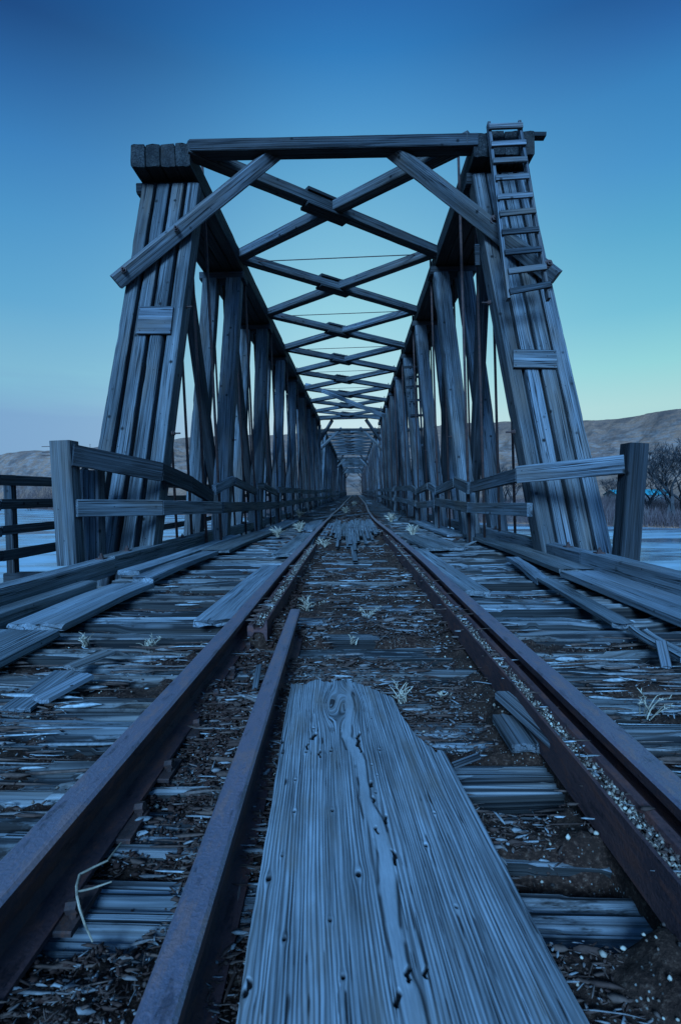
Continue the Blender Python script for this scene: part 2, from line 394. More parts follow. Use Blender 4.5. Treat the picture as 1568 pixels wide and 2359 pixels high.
def mat_ground():
    b = NB('prairie_ground'); o = b.obj()
    g = b.n('ShaderNodeNewGeometry'); sx = b.n('ShaderNodeSeparateXYZ'); b.l(g.outputs['Position'], sx.inputs[0])
    nrm = b.n('ShaderNodeSeparateXYZ'); b.l(g.outputs['Normal'], nrm.inputs[0])
    n1 = b.noise(o, .03, 6, .6); n2 = b.noise(o, .4, 5, .65); n3 = b.noise(o, 6, 4, .6)
    c = b.mix(b.ramp(n1, [(.4, 0.0), (.62, 1.0)]), (.36, .165, .095, 1), (.22, .11, .075, 1))
    c = b.mix(b.ramp(n2, [(.45, 0.0), (.75, .6)]), c, (.07, .06, .055, 1))
    # bare grey clay and thin snow on the lower broken slopes
    band = b.ramp(b.math('ADD', sx.outputs[2], b.math('MULTIPLY', n1, 26)), [(.0, 0.0), (.08, 1.0), (.5, 1.0), (.62, 0.0)])
    mh = b.n('ShaderNodeMapRange'); b.l(b.math('ADD', sx.outputs[2], b.math('MULTIPLY', b.math('SUBTRACT', n1, .5), 60)), mh.inputs[0])
    mh.inputs[1].default_value = 0; mh.inputs[2].default_value = 100
    band = b.ramp(mh.outputs[0], [(0.0, 0.0), (.08, .9), (.42, 1.0), (.62, .12), (1.0, 0.0)])
    pat = b.ramp(b.noise(b.mapv(o, (.6, .6, 3.0)), .16, 6, .7), [(.45, 0.0), (.60, 1.0)])
    far = b.ramp(b.math('MULTIPLY', sx.outputs[1], .001), [(.24, 0.0), (.32, 1.0)])
    c = b.mix(b.math('MULTIPLY', b.math('MULTIPLY', band, pat), far), c, (.29, .19, .15, 1))
    dk = b.ramp(b.noise(b.mapv(o, (1, 1, 2.0)), .05, 6, .7), [(.5, 0.0), (.62, 1.0)])
    c = b.mix(b.math('MULTIPLY', dk, b.math('MULTIPLY', far, .55)), c, (.055, .05, .05, 1))
    c = b.mix(b.ramp(n3, [(.35, .35), (.7, 0.0)]), c, (.05, .04, .03, 1))
    b.l(c, b.p.inputs['Base Color']); b.p.inputs['Roughness'].default_value = .95; b.p.inputs['Specular IOR Level'].default_value = .1
    b.bump(b.math('ADD', b.math('MULTIPLY', n2, 1.0), b.math('MULTIPLY', n3, .1)), .9, 1.2); return b.m
terr = grid_mesh('ground', GX, GY, ground_h(GX, GY), mat_ground()); tag(terr, kind='structure')
def mat_water():
    b = NB('half_frozen_river'); o = b.obj()
    n = b.noise(b.mapv(o, (.25, 1, 1)), .12, 6, .65); w = b.noise(b.mapv(o, (.35, 1, 1)), 1.3, 5, .6)
    ice = b.ramp(n, [(.42, 0.0), (.6, 1.0)])
    c = b.mix(ice, (.06, .085, .10, 1), (.30, .36, .38, 1))
    c = b.mix(b.ramp(w, [(.5, 0.0), (.7, .45)]), c, (.42, .48, .5, 1))
    b.l(c, b.p.inputs['Base Color']); b.put(b.p.inputs['Roughness'], b.math('ADD', b.math('MULTIPLY', ice, .35), .12))
    b.bump(w, .35, .08); return b.m
me = bpy.data.meshes.new('river'); k_ = 4000
me.from_pydata([(-k_, -k_, -8), (k_, -k_, -8), (k_, 900, -8), (-k_, 900, -8)], [], [(0, 1, 2, 3)])
tag(link_mesh('river', me, mat_water()), kind='structure')

# ================================================================== truss spans
def xin(s, z):                    # inner face of the truss on each side; it leans to the left
    return -2.60 if s < 0 else (2.155-.05*z)
def xpost(s, z, t):                # portal posts, t = 0 at the inner and 1 at the outer face
    k = z/5.93
    a = (-2.742+.272*k) if s < 0 else (2.455-.53*k); b = (-3.80+.37*k) if s < 0 else (3.41-.60*k)
    return a+(b-a)*t
LN = [7.72]+[7.65+3.5*k for k in range(1, 9)]
def pt(s, off, y, z): return Vector((xin(s, z)+s*off, y, z))
CZ0, CZ1 = 5.93, 6.29
TW = (.125, .39, .655, .92)       # centre offsets of the four timbers of a stack
def front_y(z): return 6.43+.262*z
def WP(px, py, off):              # on the leaning plane of the near portal, off metres behind its face
    d = ray(px, py); t = (6.43+off+.262*CAM.z)/(d.y-.262*d.z); return CAM+d*t
span = thing('truss_bridge_span', 'nearest timber truss span, with the open portal of leaning posts facing the viewer', 'bridge', (0, 6.4, -1), 'timber truss spans in line across the river')
for s in (-1, 1):
    for i, off in enumerate(TW):                     # portal end posts and far end posts
        t = .115+i*.2567
        p0, p1 = Vector((xpost(s, -1.0, t), front_y(-1.0)+.15, -1.0)), Vector((xpost(s, 5.8, t), front_y(5.8)+.15, 5.8))
        beam('end_post', p0, p1, .192, .30, WOOD, span, up=Vector((0, -1, .26)), seg=.06, rough=.005, wear=.022, nq=6, ch=.012, bow=.006*random.choice((-1, 1)))
        yb = LN[-1]+2.5
        beam('end_post', (p0.x, yb, -1.0), (p1.x, LN[-1]+.35, 5.8), .222, .30, WOOD, span, up=Vector((0, 1, .26)), seg=.5)
        dz = random.uniform(-.012, .012); co = (-.05 if s < 0 else .06)+.11+i*.235; xc_ = xin(s, 6.2)+s*co
        beam('top_chord', (xc_, LN[0]-.06+random.uniform(-.03, .03), (CZ0+CZ1)/2+dz), (xc_, LN[-1]+.9, (CZ0+CZ1)/2+dz), .226, .35, WOODB, span, seg=.3, rough=.008, wear=.03, nq=5, ch=.012, ragged=.05)
        beam('bottom_chord', (xin(s, -1.2)+s*off, 5.9, -1.2), (xin(s, -1.2)+s*off, LN[-1]+3, -1.2), .245, .36, WOODD, span, seg=1.5)
    for k, y in enumerate(LN):                       # cross blocks under the chord
        beam('bolster', pt(s, -.08 if k else .0, y+(.30 if k else .52), 5.83), pt(s, .96, y+(.30 if k else .52), 5.83), .44, .18, WOODD, span, seg=.2, rough=.012, ch=.03)
        # hanging iron rods
        if k < 8 or True:
            yr = y+(.80 if k == 0 else .48)
            rk = .028 if s < 0 else .028
            for o_ in (.0, .265, .53, .80):
                xt = xin(s, 6.3)+s*(o_+.0); 
                mb = MB(); tube_into(mb, [(xt-s*.0+.0, yr, 6.5), (xt+rk*7.6, yr, -1.1)], .024, 8)
                mb.build('tie_rod', IRON, span, smooth=True)
    for k in range(1, 8):
        near = k <= 4
        ty = LN[k]+(.22 if near else .10); by = ty+(-1.9 if near else 1.9)
        for o_ in (.17, .72):
            b_ = beam('diagonal_brace', pt(s, o_, by, -1.0), pt(s, o_, ty, 5.74), .34, .28, WOOD, span, up=Vector((0, -1, .2)), seg=.10 if k < 4 else .5, rough=.007, wear=.03, nq=5, bow=.012, ch=.016)
            if o_ < .5 and k < 4:
                mb = MB(); p = pt(s, .02, by+1.9*.42-.0, 1.9); bolt_into(mb, p+Vector((0, -.02, 0)), (-s, 0, 0), .028, .07); mb.build('bolt', IRON, b_)
        if k <= 4: c0, c1 = LN[k-1]+.75, LN[k]-.1
        else: c0, c1 = LN[k+1]-.3 , LN[k]+.5
        beam('counter_brace', pt(s, .445, c1, -1.0), pt(s, .445, c0, 5.74), .18, .24, WOODD, span, up=Vector((0, -1, .2)), seg=.4)
# portal: strut, knee braces
def portal(y, far=False):
    dy = y-LN[0]
    beam('portal_strut', W(436, 334, 7.70)+Vector((0, .12, 0)), W(1100, 320, 7.70)+Vector((0, .12, 0)), .26, .19, WOODD, span, seg=.3, rough=.008, wear=.008)
portal(LN[0]); 
# knee braces run from under the strut across the face of the portal posts to their outer edge
kb = beam('knee_brace', WP(652, 338, -.13), WP(268, 650, -.13), .20, .21, WOOD, span, up=Vector((.5, 0, .7)), seg=.12, rough=.009, wear=.01, nq=4)
def bolt(p, n_, r, l, par):
    mb = MB(); bolt_into(mb, p, n_, r, l); mb.build('bolt', IRON, par)
bolt(WP(407, 527, -.26), (0, -1, .1), .03, .05, kb); bolt(WP(286, 622, -.26), (0, -1, .1), .03, .05, kb)
kb = beam('knee_brace', WP(880, 328, -.13), WP(1279, 640, -.13), .20, .21, WOOD, span, up=Vector((-.5, 0, .7)), seg=.12, rough=.009, wear=.01, nq=4)
bolt(WP(1137, 506, -.26), (0, -1, .1), .045, .05, kb); bolt(WP(1262, 608, -.26), (0, -1, .1), .04, .05, kb)
yE = LN[-1]+.8
beam('portal_strut', (xin(-1, 6.5)-.15, yE, 6.40), (xin(1, 6.5)+.12, yE, 6.46), .30, .30, WOODD, span, seg=.8)
for s in (-1, 1):
    beam('knee_brace', (xin(s, 6.2)-s*.95, yE+.2, 6.25), (xin(s, 4.6)+s*.1, yE+.75, 4.7), .2, .2, WOODD, span, seg=.5)
# top lateral X bracing
for k in range(8):
    y0, y1 = LN[k]+(.05 if k == 0 else .12), LN[k+1]-.02
    zA, zB = 6.20, 6.15
    xl, xr = xin(-1, 6.2)-.02, xin(1, 6.2)+.02
    a0, a1 = Vector((xl, y0, zA+.03)), Vector((xr, y1, zA-.02))
    lb = beam('lateral_brace', a0, a1, .22, .19, WOODM, span, seg=.25, rough=.008, wear=.008)
    mid = (a0+a1)/2; d = (a1-a0).normalized()
    for dz, ln in ((.125, .62), (-.125, .62)):
        sp_ = beam('splice_plate', mid-d*ln+Vector((0, 0, dz)), mid+d*ln*.55+Vector((0, 0, dz)), .30, .055, WOODD, lb, seg=.2, rough=.006)
    mb = MB()
    for t in np.linspace(-.5, .3, 6):
        bolt_into(mb, mid+d*float(t)+Vector((0, random.uniform(-.06, .06), .15)), (0, 0, 1), .016, .05)
    mb.build('bolt_row', IRON, lb)
    c0, c1 = Vector((xr, y0, zA+.03)), Vector((xl, y1, zA-.02)); dc = (c1-c0).normalized()
    L_ = (c1-c0).length
    beam('lateral_brace', c0, c0+dc*(L_/2-.10), .22, .19, WOODM, span, seg=.25, rough=.008, wear=.008)
    beam('lateral_brace', c0+dc*(L_/2+.10), c1, .22, .19, WOODM, span, seg=.25, rough=.008, wear=.008)
    mb = MB(); yt = LN[k+1]+.28; tube_into(mb, [(xl, yt, 6.20), (xr, yt, 6.27)], .011, 6); mb.build('cross_rod', IRON, span)
# boards nailed to the portal posts
def nailed(pxs, lab, mat):
    c = [WP(*q, -.035) for q in pxs]                 # left-mid and right-mid, then height given by two points
    mid0, mid1 = c[0], c[1]; hh = (c[3]-c[2]).length
    o = beam('nailed_board', mid0, mid1, .04, hh, mat, span, up=Vector((0, .26, 1)), seg=.06, rough=.003)
    o['label'] = lab
    for u in (.05, .95):
        for w in (-.38, .38):
            mb = MB(); p = mid0.lerp(mid1, u)+(c[3]-c[2])*w+Vector((0, -.022, 0)); tube_into(mb, [p, p+Vector((0, -.008, 0))], .008, 6); mb.build('nail', IRON, o)
nailed([(320, 738), (397, 738), (358, 769), (358, 707)], 'square grey board nailed to the left portal posts', WOOD)
nailed([(1181, 826), (1280, 828), (1230, 847), (1230, 806)], 'pale rectangular board nailed to the right portal posts', WOOD)
nailed([(1093, 588), (1103, 588), (1098, 610), (1098, 562)], 'small block spiked to the edge of the right portal', WOODD)
for (a, b_) in (((442, 1150), (466, 1162)),): pass
for px, py, nx in ((1127, 697, -1), (1183, 995, -1), (426, 707, 1), (398, 998, 1)):
    bolt(WP(px, py, .12), (nx, -.1, 0), .026, .10, span)
# projecting stub of board on the right chord and cap of the knee
beam('stub_board', W(1205, 314, 7.8), W(1254, 314, 7.8), .12, .06, WOODD, span)
SP = 34.3
labs = ['second timber truss span, seen end on through the nearest portal', 'third timber truss span, small and dark beyond the second portal', 'farthest timber truss span, framing the bright opening at the far bank']
for i, lb in enumerate(labs):
    c = copy_tree(span); c.location = span.location+Vector((0, SP*(i+1), 0)); c['label'] = lb
    for ch in list(c.children):
        if ch.name.split('.')[0] in ('nailed_board', 'stub_board'):
            for g_ in list(ch.children): bpy.data.objects.remove(g_)
            bpy.data.objects.remove(ch)

# stone piers carrying the spans
def mat_conc():
    b = NB('pier_concrete'); n = b.noise(b.obj(), 1.5, 6, .6)
    b.l(b.ramp(n, [(.3, (.12, .12, .115)), (.7, (.28, .27, .26))]), b.p.inputs['Base Color']); b.p.inputs['Roughness'].default_value = .9; b.bump(n, .4, .05); return b.m
CONC = mat_conc()
for i in range(5):
    y = 5.7+SP*i if i else 5.6
    y = 5.6 if i == 0 else 7.0+SP*i-2.3
    p = beam('bridge_pier', (-4.4, y, -5.3), (4.2, y, -5.3), 2.0, 7.6, CONC, seg=1, rough=.03)
    tag(p, ['near stone abutment under the first portal', 'first river pier under the joint of the first and second spans', 'second river pier under the joint of the second and third spans',
            'third river pier under the last truss span', 'far bank pier at the end of the last span'][i], 'pier', 'piers of the bridge')

# ================================================================== deck: track bed, ties, rails
def tcx(y): return np.interp(y, [0, 2, 4, 6, 8, 14, 20, 30, 60, 200], [.052, .042, .018, -.005, -.03, -.13, -.16, -.05, .0, .0])
def tcz(y): return np.interp(y, [0, 5, 9, 16, 24, 36, 200], [0, 0, -.03, -.12, -.12, -.03, 0])
def bed_z(x, y):
    ax = np.abs(x-.08)
    base = np.where(ax < .75, -.160, -.190-.045*sst(y, 2.6, 3.6)*(x > 0)-.03*sst(y, 3, 4)*(x < 0))
    base = base-.012*sst(ax, .9, 1.6)
    n = (fbm(x*3, y*3, 0, 4, 61)-.5)*.11+(fbm(x*14, y*18, 0, 3, 62)-.5)*.055+(vn(x*55, y*55, 0, 63)-.5)*.014
    hole = sst(fbm(x*1.1+9, y*2.6, 0, 3, 71), .56, .70)*.30
    n = n+.045*np.exp(-((x-tcx(y)-.53)/.05)**2)+.06*np.exp(-((x-tcx(y)+.53)/.05)**2)*sst(y, 2.6, 3.0)
    pit = .13*sst(x, .30, .38)*(1-sst(x, .66, .74))*sst(y, .90, .96)*(1-sst(y, 1.13, 1.17))+.05*(1-sst(np.abs(x+.55)/.14, .6, 1.2))*(1-sst(np.abs(y-1.02)/.12, .5, 1.2))
    z0 = base+n+tcz(y)-hole-pit
    ch_ = np.maximum(1-sst(np.abs(x-tcx(y)-.620), .036, .052), (1-sst(np.abs(x-tcx(y)+.620), .036, .052))*sst(y, 2.7, 2.8)*(y < 7.2))*(y < 9)
    fb_ = sst(x, -.36, -.30)*(1-sst(x-.13*np.clip(2.0-y, 0, 2), .30, .36))*(1-sst(y, 2.2, 2.35))      # under the plywood
    z0 = z0*(1-fb_)+np.minimum(z0, -.152)*fb_
    return z0*(1-ch_)+(tcz(y)-.048+.02*(fbm(x*30, y*18, 0, 2, 66)-.5))*ch_
    return base+n+tcz(y)-hole*sst(ax, .5, 1.1)
for (x0, x1, y0, y1, dx, nm) in ((-2.65, 2.45, -.6, 9.0, .014, 0), (-2.65, 2.45, 8.95, 40.0, .055, 1), (-2.65, 2.45, 39.9, 152.0, .2, 2)):
    xs = np.arange(x0, x1, dx); ys = np.arange(y0, y1, dx)
    X, Y = np.meshgrid(xs, ys, indexing='ij')
    Z = bed_z(X, Y)
    if nm: Z = Z-.004
    o = grid_mesh('track_bed', X, Y, Z, BED); tag(o, kind='structure')
ORD = ['first', 'second', 'third', 'fourth', 'fifth', 'sixth', 'seventh', 'eighth', 'ninth', 'tenth', 'eleventh', 'twelfth', 'thirteenth', 'fourteenth', 'fifteenth', 'sixteenth', 'seventeenth', 'eighteenth', 'nineteenth', 'twentieth', 'twenty first', 'twenty second']
TP = .34
def make_tie(y, i, near):
    du = .022 if near == 2 else (.05 if near == 1 else .4)
    x0, x1 = -2.62+random.uniform(-.06, .02), 2.46+random.uniform(-.02, .06)
    u = np.arange(x0, x1+du, du)
    w, h = random.uniform(.15, .19), .19
    nt_ = 27 if near == 2 else (11 if near else 3)
    vs = np.concatenate([[-w/2]*3, np.linspace(-w/2, w/2, nt_), [w/2]*3]); zs = np.concatenate([[-h, -h*.6, -h*.25], np.zeros(nt_), [-h*.25, -h*.6, -h]])
    U, V = np.meshgrid(u, vs, indexing='ij'); _, Zp = np.meshgrid(u, zs, indexing='ij')
    o = i*3.7
    ax = np.abs(U-.08)
    decay = .35+.65*sst(ax, .75, 1.1)
    st = fbm(U*.7+o, V*48+o, 0, 2, 81, .5); big = fbm(U*.8+o, V*22+o, 3.0, 3, 82); wide = fbm(U*1.1+o, V*2+o, 5.0, 2, 84)
    lay = np.floor(np.clip((big-.40)*9*(.5+wide), 0, 4))                     # layers of fibre broken away in steps
    rot_ = lay*.017*decay+sst(.50-st, .0, .07)*.030*decay+.02*decay*sst(wide, .5, .75)
    Zt = Zp-rot_*(1.0 if near else .6)*np.where(np.abs(Zp) > h*.5, .15, 1)
    V2 = V+(fbm(U*.9+o, Zp*30+V*20, 1.0, 3, 83)-.5)*.022*np.where(np.abs(V) > w*.35, 1, .3)+(vn(U*.4+o, 0, 0, 85)-.5)*.02
    Y = V2+y+(U-.1)*math.tan(R(random.uniform(-1.0, 1.0)))
    Z = Zt-.148+tcz(y)+random.uniform(-.02, .002)
    g = np.stack([U+o, V*1.0+i*.9, Zp+i*.3], -1).reshape(-1, 3)
    ob = grid_mesh('railway_tie', U, Y, Z, [WOODT, WOODB], gco=g, smooth=False)
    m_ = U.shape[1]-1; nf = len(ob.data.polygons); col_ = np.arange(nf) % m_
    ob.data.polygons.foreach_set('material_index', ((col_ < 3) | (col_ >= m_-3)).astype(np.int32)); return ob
ties = []; YT = [.35, .62, .98, 1.24, 1.50, 1.76, 2.03, 2.33]
for i in range(300):
    y = YT[i] if i < len(YT) else YT[-1]+(i-len(YT)+1)*TP+random.uniform(-.03, .03)
    nr = 2 if y < 4.2 else (1 if y < 16 else 0)
    if nr == 0 and i > 60: 
        o = ties[50+random.randrange(8)][0].copy(); C.objects.link(o); o.location = (0, y-ties[[t[0].data for t in ties].index(o.data)][1], -float(tcz(18))+float(tcz(y)))
    else: o = make_tie(y, i, nr)
    ties.append((o, y))
    j = i-5
    if i < 5: lab = f'split grey tie under the plywood board, {ORD[4-i]} back from its ragged far end'
    elif j < 22: lab = f'rotten splintered tie, {ORD[j]} beyond the ragged end of the plywood board'
    else: lab = 'weathered tie in the long row farther down the track'
    tag(o, lab, 'railway tie', 'railway ties under the track')
mb = MB()
for i in range(300, 395): beam_into(mb, (-2.6, YT[-1]+(i-7)*TP, -.25), (2.45, YT[-1]+(i-7)*TP, -.25), .2, .19, seg=6, nq=2)
tag(mb.build('railway_ties', WOODT), 'farthest rotten ties of the track, too many to tell apart', 'railway ties', kind='stuff')

RP = [(-.065, 0), (-.065, .012), (-.02, .025), (-.009, .045), (-.009, .095), (-.034, .108), (-.036, .138), (-.028, .145), (.028, .145), (.036, .138), (.034, .108), (.009, .095), (.009, .045), (.02, .025), (.065, .012), (.065, 0)]
def rail(name, path, label, roll=0.0, cat='rail', group=None, z_add=0.0):
    mb = MB(); prof = np.array(RP); prof = prof*np.array([1.16, 1.0]); prof[:, 1] -= .145 if not roll else .072
    if roll: prof = prof*np.array([.8, .80])
    if name == 'loose_rail': prof = prof*np.array([.80, 1.0])
    m = len(prof); n = len(path); V = []
    for i, p in enumerate(path):
        a = Vector(path[min(i+1, n-1)])-Vector(path[max(i-1, 0)]); a.normalize()
        sx = a.cross(Vector((0, 0, 1))).normalized(); sz = sx.cross(a)
        c, s_ = math.cos(roll), math.sin(roll)
        for q in prof:
            x, z = q[0]*c-q[1]*s_, q[0]*s_+q[1]*c
            V.append(Vector(p)+sx*x+sz*z)
    F = []; MI = []
    for i in range(n-1):
        for j in range(m):
            k = (j+1) % m; F.append((i*m+j, (i+1)*m+j, (i+1)*m+k, i*m+k))
    F.append(tuple(range(m))); F.append(tuple((n-1)*m+j for j in range(m))[::-1])
    mb.add([tuple(v) for v in V], F)
    o = mb.build(name, [RUST, RAILT])
    for pi, pl in enumerate(o.data.polygons):
        if pi < (n-1)*m and (pi % m) in (6, 7, 8): pl.material_index = 1
    return tag(o, label, cat, group)
ys = np.concatenate([np.arange(-.8, 40, .4), np.arange(40, 146, 3)])
for s, lb in ((-1, 'rusty running rail on the left, curving into the distance'), (1, 'blue grey running rail on the right, with a gravel filled guard rail beside it')):
    rail('rail', [(float(tcx(y))+s*.750+.004*math.sin(y*1.3+s), y, float(tcz(y))) for y in ys], lb, group='rails of the track')
gr = math.pi/2
ysR = np.arange(-.8, 9.2, .4)
rail('guard_rail', [(float(tcx(y))+.612, y, -.056+float(tcz(y))) for y in ysR], 'rusty guard rail laid on its side inside the right rail, its hollow full of gravel', roll=-gr, group='guard rails between the running rails')
ysL = np.arange(2.75, 7.4, .4)
rail('guard_rail', [(float(tcx(y))-.612, y, -.056+float(tcz(y))) for y in ysL], 'short rusty guard rail inside the left rail, starting beyond the loose rail', roll=gr, group='guard rails between the running rails')
pA, pB = WZ(680, 1402, -.02), WZ(353, 2358, -.02); pB = pB+(pB-pA)*.35
rail('loose_rail', [tuple(pA.lerp(pB, t)) for t in np.linspace(0, 1, 12)], 'loose rusty rail lying slantwise beside the plywood board')
# tie plates and spikes along the left rail
for i in range(1, 26):
    y = ties[i][1]
    for s in (-1, 1):
        x = float(tcx(y))+s*.750
        mb = MB(); z = -.141+float(tcz(y))
        beam_into(mb, (x-s*.115, y, z-.006), (x+s*.095, y, z-.006), .12, .014, seg=.1, rough=.002, ch=.003)
        pl = mb.build('tie_plate', IRON)
        tag(pl, f"spiked iron plate under the {'left' if s < 0 else 'right'} rail, {ORD[i-5]} tie past the plywood tip" if 5 <= i < 27 else
            (f"spiked iron plate under the {'left' if s < 0 else 'right'} rail beside the plywood board, {ORD[4-i]} back from its tip" if i < 5 else 'iron tie plate under a running rail farther along'), 'tie plate', 'iron plates under the rails')
        for q in (-.10, .085):
            mb = MB(); xx = x+q*(1 if s > 0 else -1); yy = y+random.uniform(-.04, .04)
            tube_into(mb, [(xx, yy, z-.01), (xx, yy, z+.018)], .009, 6); tube_into(mb, [(xx-.012, yy, z+.022), (xx+.012, yy, z+.026)], .014, 6)
            mb.build('spike', IRON, pl)

# ------------------------------------------------------------------ the plywood board in front
def front_board():
    zt = -.10
    farc = [(655, 1590), (672, 1568), (700, 1572), (728, 1560), (760, 1567), (800, 1560), (850, 1580), (905, 1602), (922, 1640), (960, 1690), (1002, 1722), (1022, 1722)]
    L0, L1 = WZ(668, 1575, zt), WZ(540, 2358, zt); R0, R1 = WZ(1022, 1722, zt), WZ(1365, 2358, zt)
    dl = (L1-L0); dr = (R1-R0)
    n, m = 760, 420
    pf = [WZ(*q, zt) for q in farc]
    # far outline as y over the cross position t in 0..1
    def side(t, y):  # x of the board's line t at depth y
        xl = L0.x+dl.x*(y-L0.y)/dl.y; xr = R0.x+dr.x*(y-R0.y)/dr.y; return xl+(xr-xl)*t
    tf, yf = [], []
    for p in pf:
        a, b_ = side(0, p.y), side(1, p.y); tf.append((p.x-a)/(b_-a)); yf.append(p.y)
    tf[0] = 0; tf[-1] = 1.0
    o_ = np.argsort(tf); tf = np.array(tf)[o_]; yf = np.array(yf)[o_]
    t = np.linspace(0, 1, m); yend = np.interp(t, tf, yf)+(fbm(t*60, t*0, 0, 3, 4)-.5)*.035
    u = np.linspace(0, 1, n)**1.0
    Yn = .25
    Y = yend[None]+(Yn-yend[None])*u[:, None]
    T = np.broadcast_to(t[None], Y.shape)
    xl = L0.x+dl.x*(Y-L0.y)/dl.y; xr = R0.x+dr.x*(Y-R0.y)/dr.y
    X = xl+(xr-xl)*T+(fbm(Y*8, T*0, 0, 3, 14)-.5)*.006*np.where((T < .012) | (T > .988), 1, 0)
    # grain coordinate with knots pushing the fibres apart
    v = (T-.45)*.56; along = Y*1.0
    K = [(762, 1600, .06, .035), (762, 1645, .05, .05)]
    kn = [(722, 1672, .010), (651, 1725, .009), (762, 1724, .010), (705, 1725, .009), (680, 1788, .007), (765, 1860, .008), (678, 1860, .008), (874, 1722, .009), (1007, 1708, .008),
          (619, 2011, .011), (825, 2006, .013), (1000, 1865, .006), (980, 1940, .008), (855, 1650, .006), (856, 1757, .006), (865, 1820, .006), (1175, 1984, .008), (868, 1780, .005),
          (650, 1960, .005), (565, 2270, .012), (760, 2110, .006), (940, 2250, .006), (1050, 2080, .006), (790, 2240, .007), (655, 2150, .007)]
    dark = np.zeros_like(X); hgt = np.zeros_like(X)
    vw = v.copy()
    for kx, ky, r in kn:
        p = WZ(kx, ky, zt); dx = X-p.x; dy = Y-p.y
        rr = np.sqrt(dx**2+(dy*.75)**2)
        vw -= np.sign(dx)*r*.5*np.exp(-(rr/(r*1.5))**2)*np.clip(np.abs(dx)/(r*.4), 0, 1)
        dark = np.maximum(dark, 1-sst(rr, r*.38, r*.62)); hgt -= .005*(1-sst(rr, r*.35, r*.6)); hgt += .0006*np.exp(-((rr-r)/(r*.5))**2)
    # the big swirl at the tip and the smooth split line down the middle
    p = WZ(778, 1618, zt); dx = X-p.x; dy = Y-p.y; rr = np.sqrt((dx*1.0)**2+(dy*.55)**2)
    vw -= np.sign(dx)*.055*np.exp(-(rr/.075)**2)*np.clip(np.abs(dx)/.03, 0, 1)
    sm = np.zeros_like(X)
    pts = [WZ(*q, zt) for q in ((800, 1690), (832, 1745), (842, 1830), (870, 1900), (893, 2010), (905, 2120), (935, 2250), (960, 2358))]
    yy = np.array([q.y for q in pts])[::-1]; xx = np.array([q.x for q in pts])[::-1]
    xc = np.interp(Y, yy, xx); xc_off = .012*(fbm(Y*7, Y*0, 0, 2, 15)-.5); xc = xc+xc_off; wv = .010+.016*fbm(Y*9, Y*0, 0, 2, 5)
    sm = np.exp(-((X-xc)/wv)**4)*sst(Y, 3.0, 1.75)
    # splits: short black slots along the grain
    for kx, ky, ln, w_ in ((825, 1698, .10, .006), (830, 1718, .06, .004), (722, 1690, .05, .009), (710, 1712, .05, .004), (735, 1730, .05, .004), (857, 1800, .03, .006), (858, 1835, .03, .004), (890, 1880, .035, .004),
                           (868, 1905, .03, .004), (907, 1960, .03, .005), (905, 1975, .03, .004), (940, 2230, .03, .005), (980, 2230, .025, .004), (912, 2290, .03, .005), (650, 1700, .04, .004), (570, 2250, .02, .005)):
        p = WZ(kx, ky, zt); dx = X-p.x+(vn(Y*60, Y*0, 0, 3)-.5)*.012; dy = Y-p.y
        q = (np.abs(dx)/w_)**2+(np.abs(dy)/(ln*.5))**4
        mk = 1-sst(q, .5, 1.2); dark = np.maximum(dark, mk); hgt -= .007*mk
    ed_ = np.exp(-((np.abs(X-xc)-wv*1.05)/.0035)**2)*sst(Y, 3.0, 1.75)*sst(fbm(Y*14, X*30, 0, 2, 99), .42, .56); dark = np.maximum(dark, ed_*.8); hgt -= ed_*.003
    ln1 = vn(vw*520, Y*6, 0, 91); ln2 = vn(vw*270+7, Y*3.2, 0, 92); ln3 = fbm(vw*22, Y*1.0, 0, 3, 93)
    ph = vw*112+4.5*fbm(vw*11, Y*.9, 0, 3, 97)+1.0*fbm(vw*60, Y*5, 0, 2, 98); ring = (.5+.5*np.sin(2*np.pi*ph))**.7
    g_ = ring*.36*(.3+1.3*ln3)+ln1*.34+ln2*.26+.06
    g_ = g_*(1-sm)+sm*(.66+.1*ln3)
    sl = sst(vn(vw*330+3, Y*13, 0, 95), .80, .90)*sst(fbm(X*9, Y*4, 0, 2, 96), .42, .55)*(1-sm); dark = np.maximum(dark, sl*.85); hgt -= sl*.0015
    hgt += (g_-.5)*.0016*(1-.6*sm)
    warpz = .006*np.sin(T*3.1)
    Z = zt+hgt+warpz-.012
    me_o = grid_mesh('plywood_board', X, Y, Z, None.__class__ and [], gco=np.stack([Y+5, vw, T], -1).reshape(-1, 3)) if False else None
    # closed sheet: top grid + skirt + underside
    nV = n*m; idx = np.arange(nV).reshape(n, m)
    border = np.concatenate([idx[0, :], idx[1:, -1], idx[-1, -2::-1], idx[-2:0:-1, 0]])
    Vt = np.stack([X, Y, Z], -1).reshape(-1, 3)
    Vb = Vt[border]-np.array([0, 0, .028]); base = nV
    f = np.stack([idx[:-1, :-1], idx[1:, :-1], idx[1:, 1:], idx[:-1, 1:]], -1).reshape(-1, 4).tolist()
    B = len(border)
    f += [[int(border[i]), int(border[(i+1) % B]), base+(i+1) % B, base+i] for i in range(B)]
    f.append([base+i for i in range(B)][::-1])
    me = bpy.data.meshes.new('plywood_board'); me.from_pydata(np.concatenate([Vt, Vb]).tolist(), [], f)
    def fa(nm, arr):
        arr = arr.ravel(); a = me.attributes.new(nm, 'FLOAT', 'POINT'); a.data.foreach_set('value', np.concatenate([arr, arr[border]]).astype(np.float32))
    fa('grain', g_); fa('pit', dark); fa('smooth', sm)
    gg = np.stack([Y, vw, T*.3], -1).reshape(-1, 3); a = me.attributes.new('gco', 'FLOAT_VECTOR', 'POINT')
    a.data.foreach_set('vector', np.concatenate([gg, gg[border]]).astype(np.float32).ravel())
    me.polygons.foreach_set('use_smooth', [True]*(len(f)-B-1)+[False]*(B+1))
    b = NB('weathered_plywood'); g = b.attr('gco').outputs['Vector']
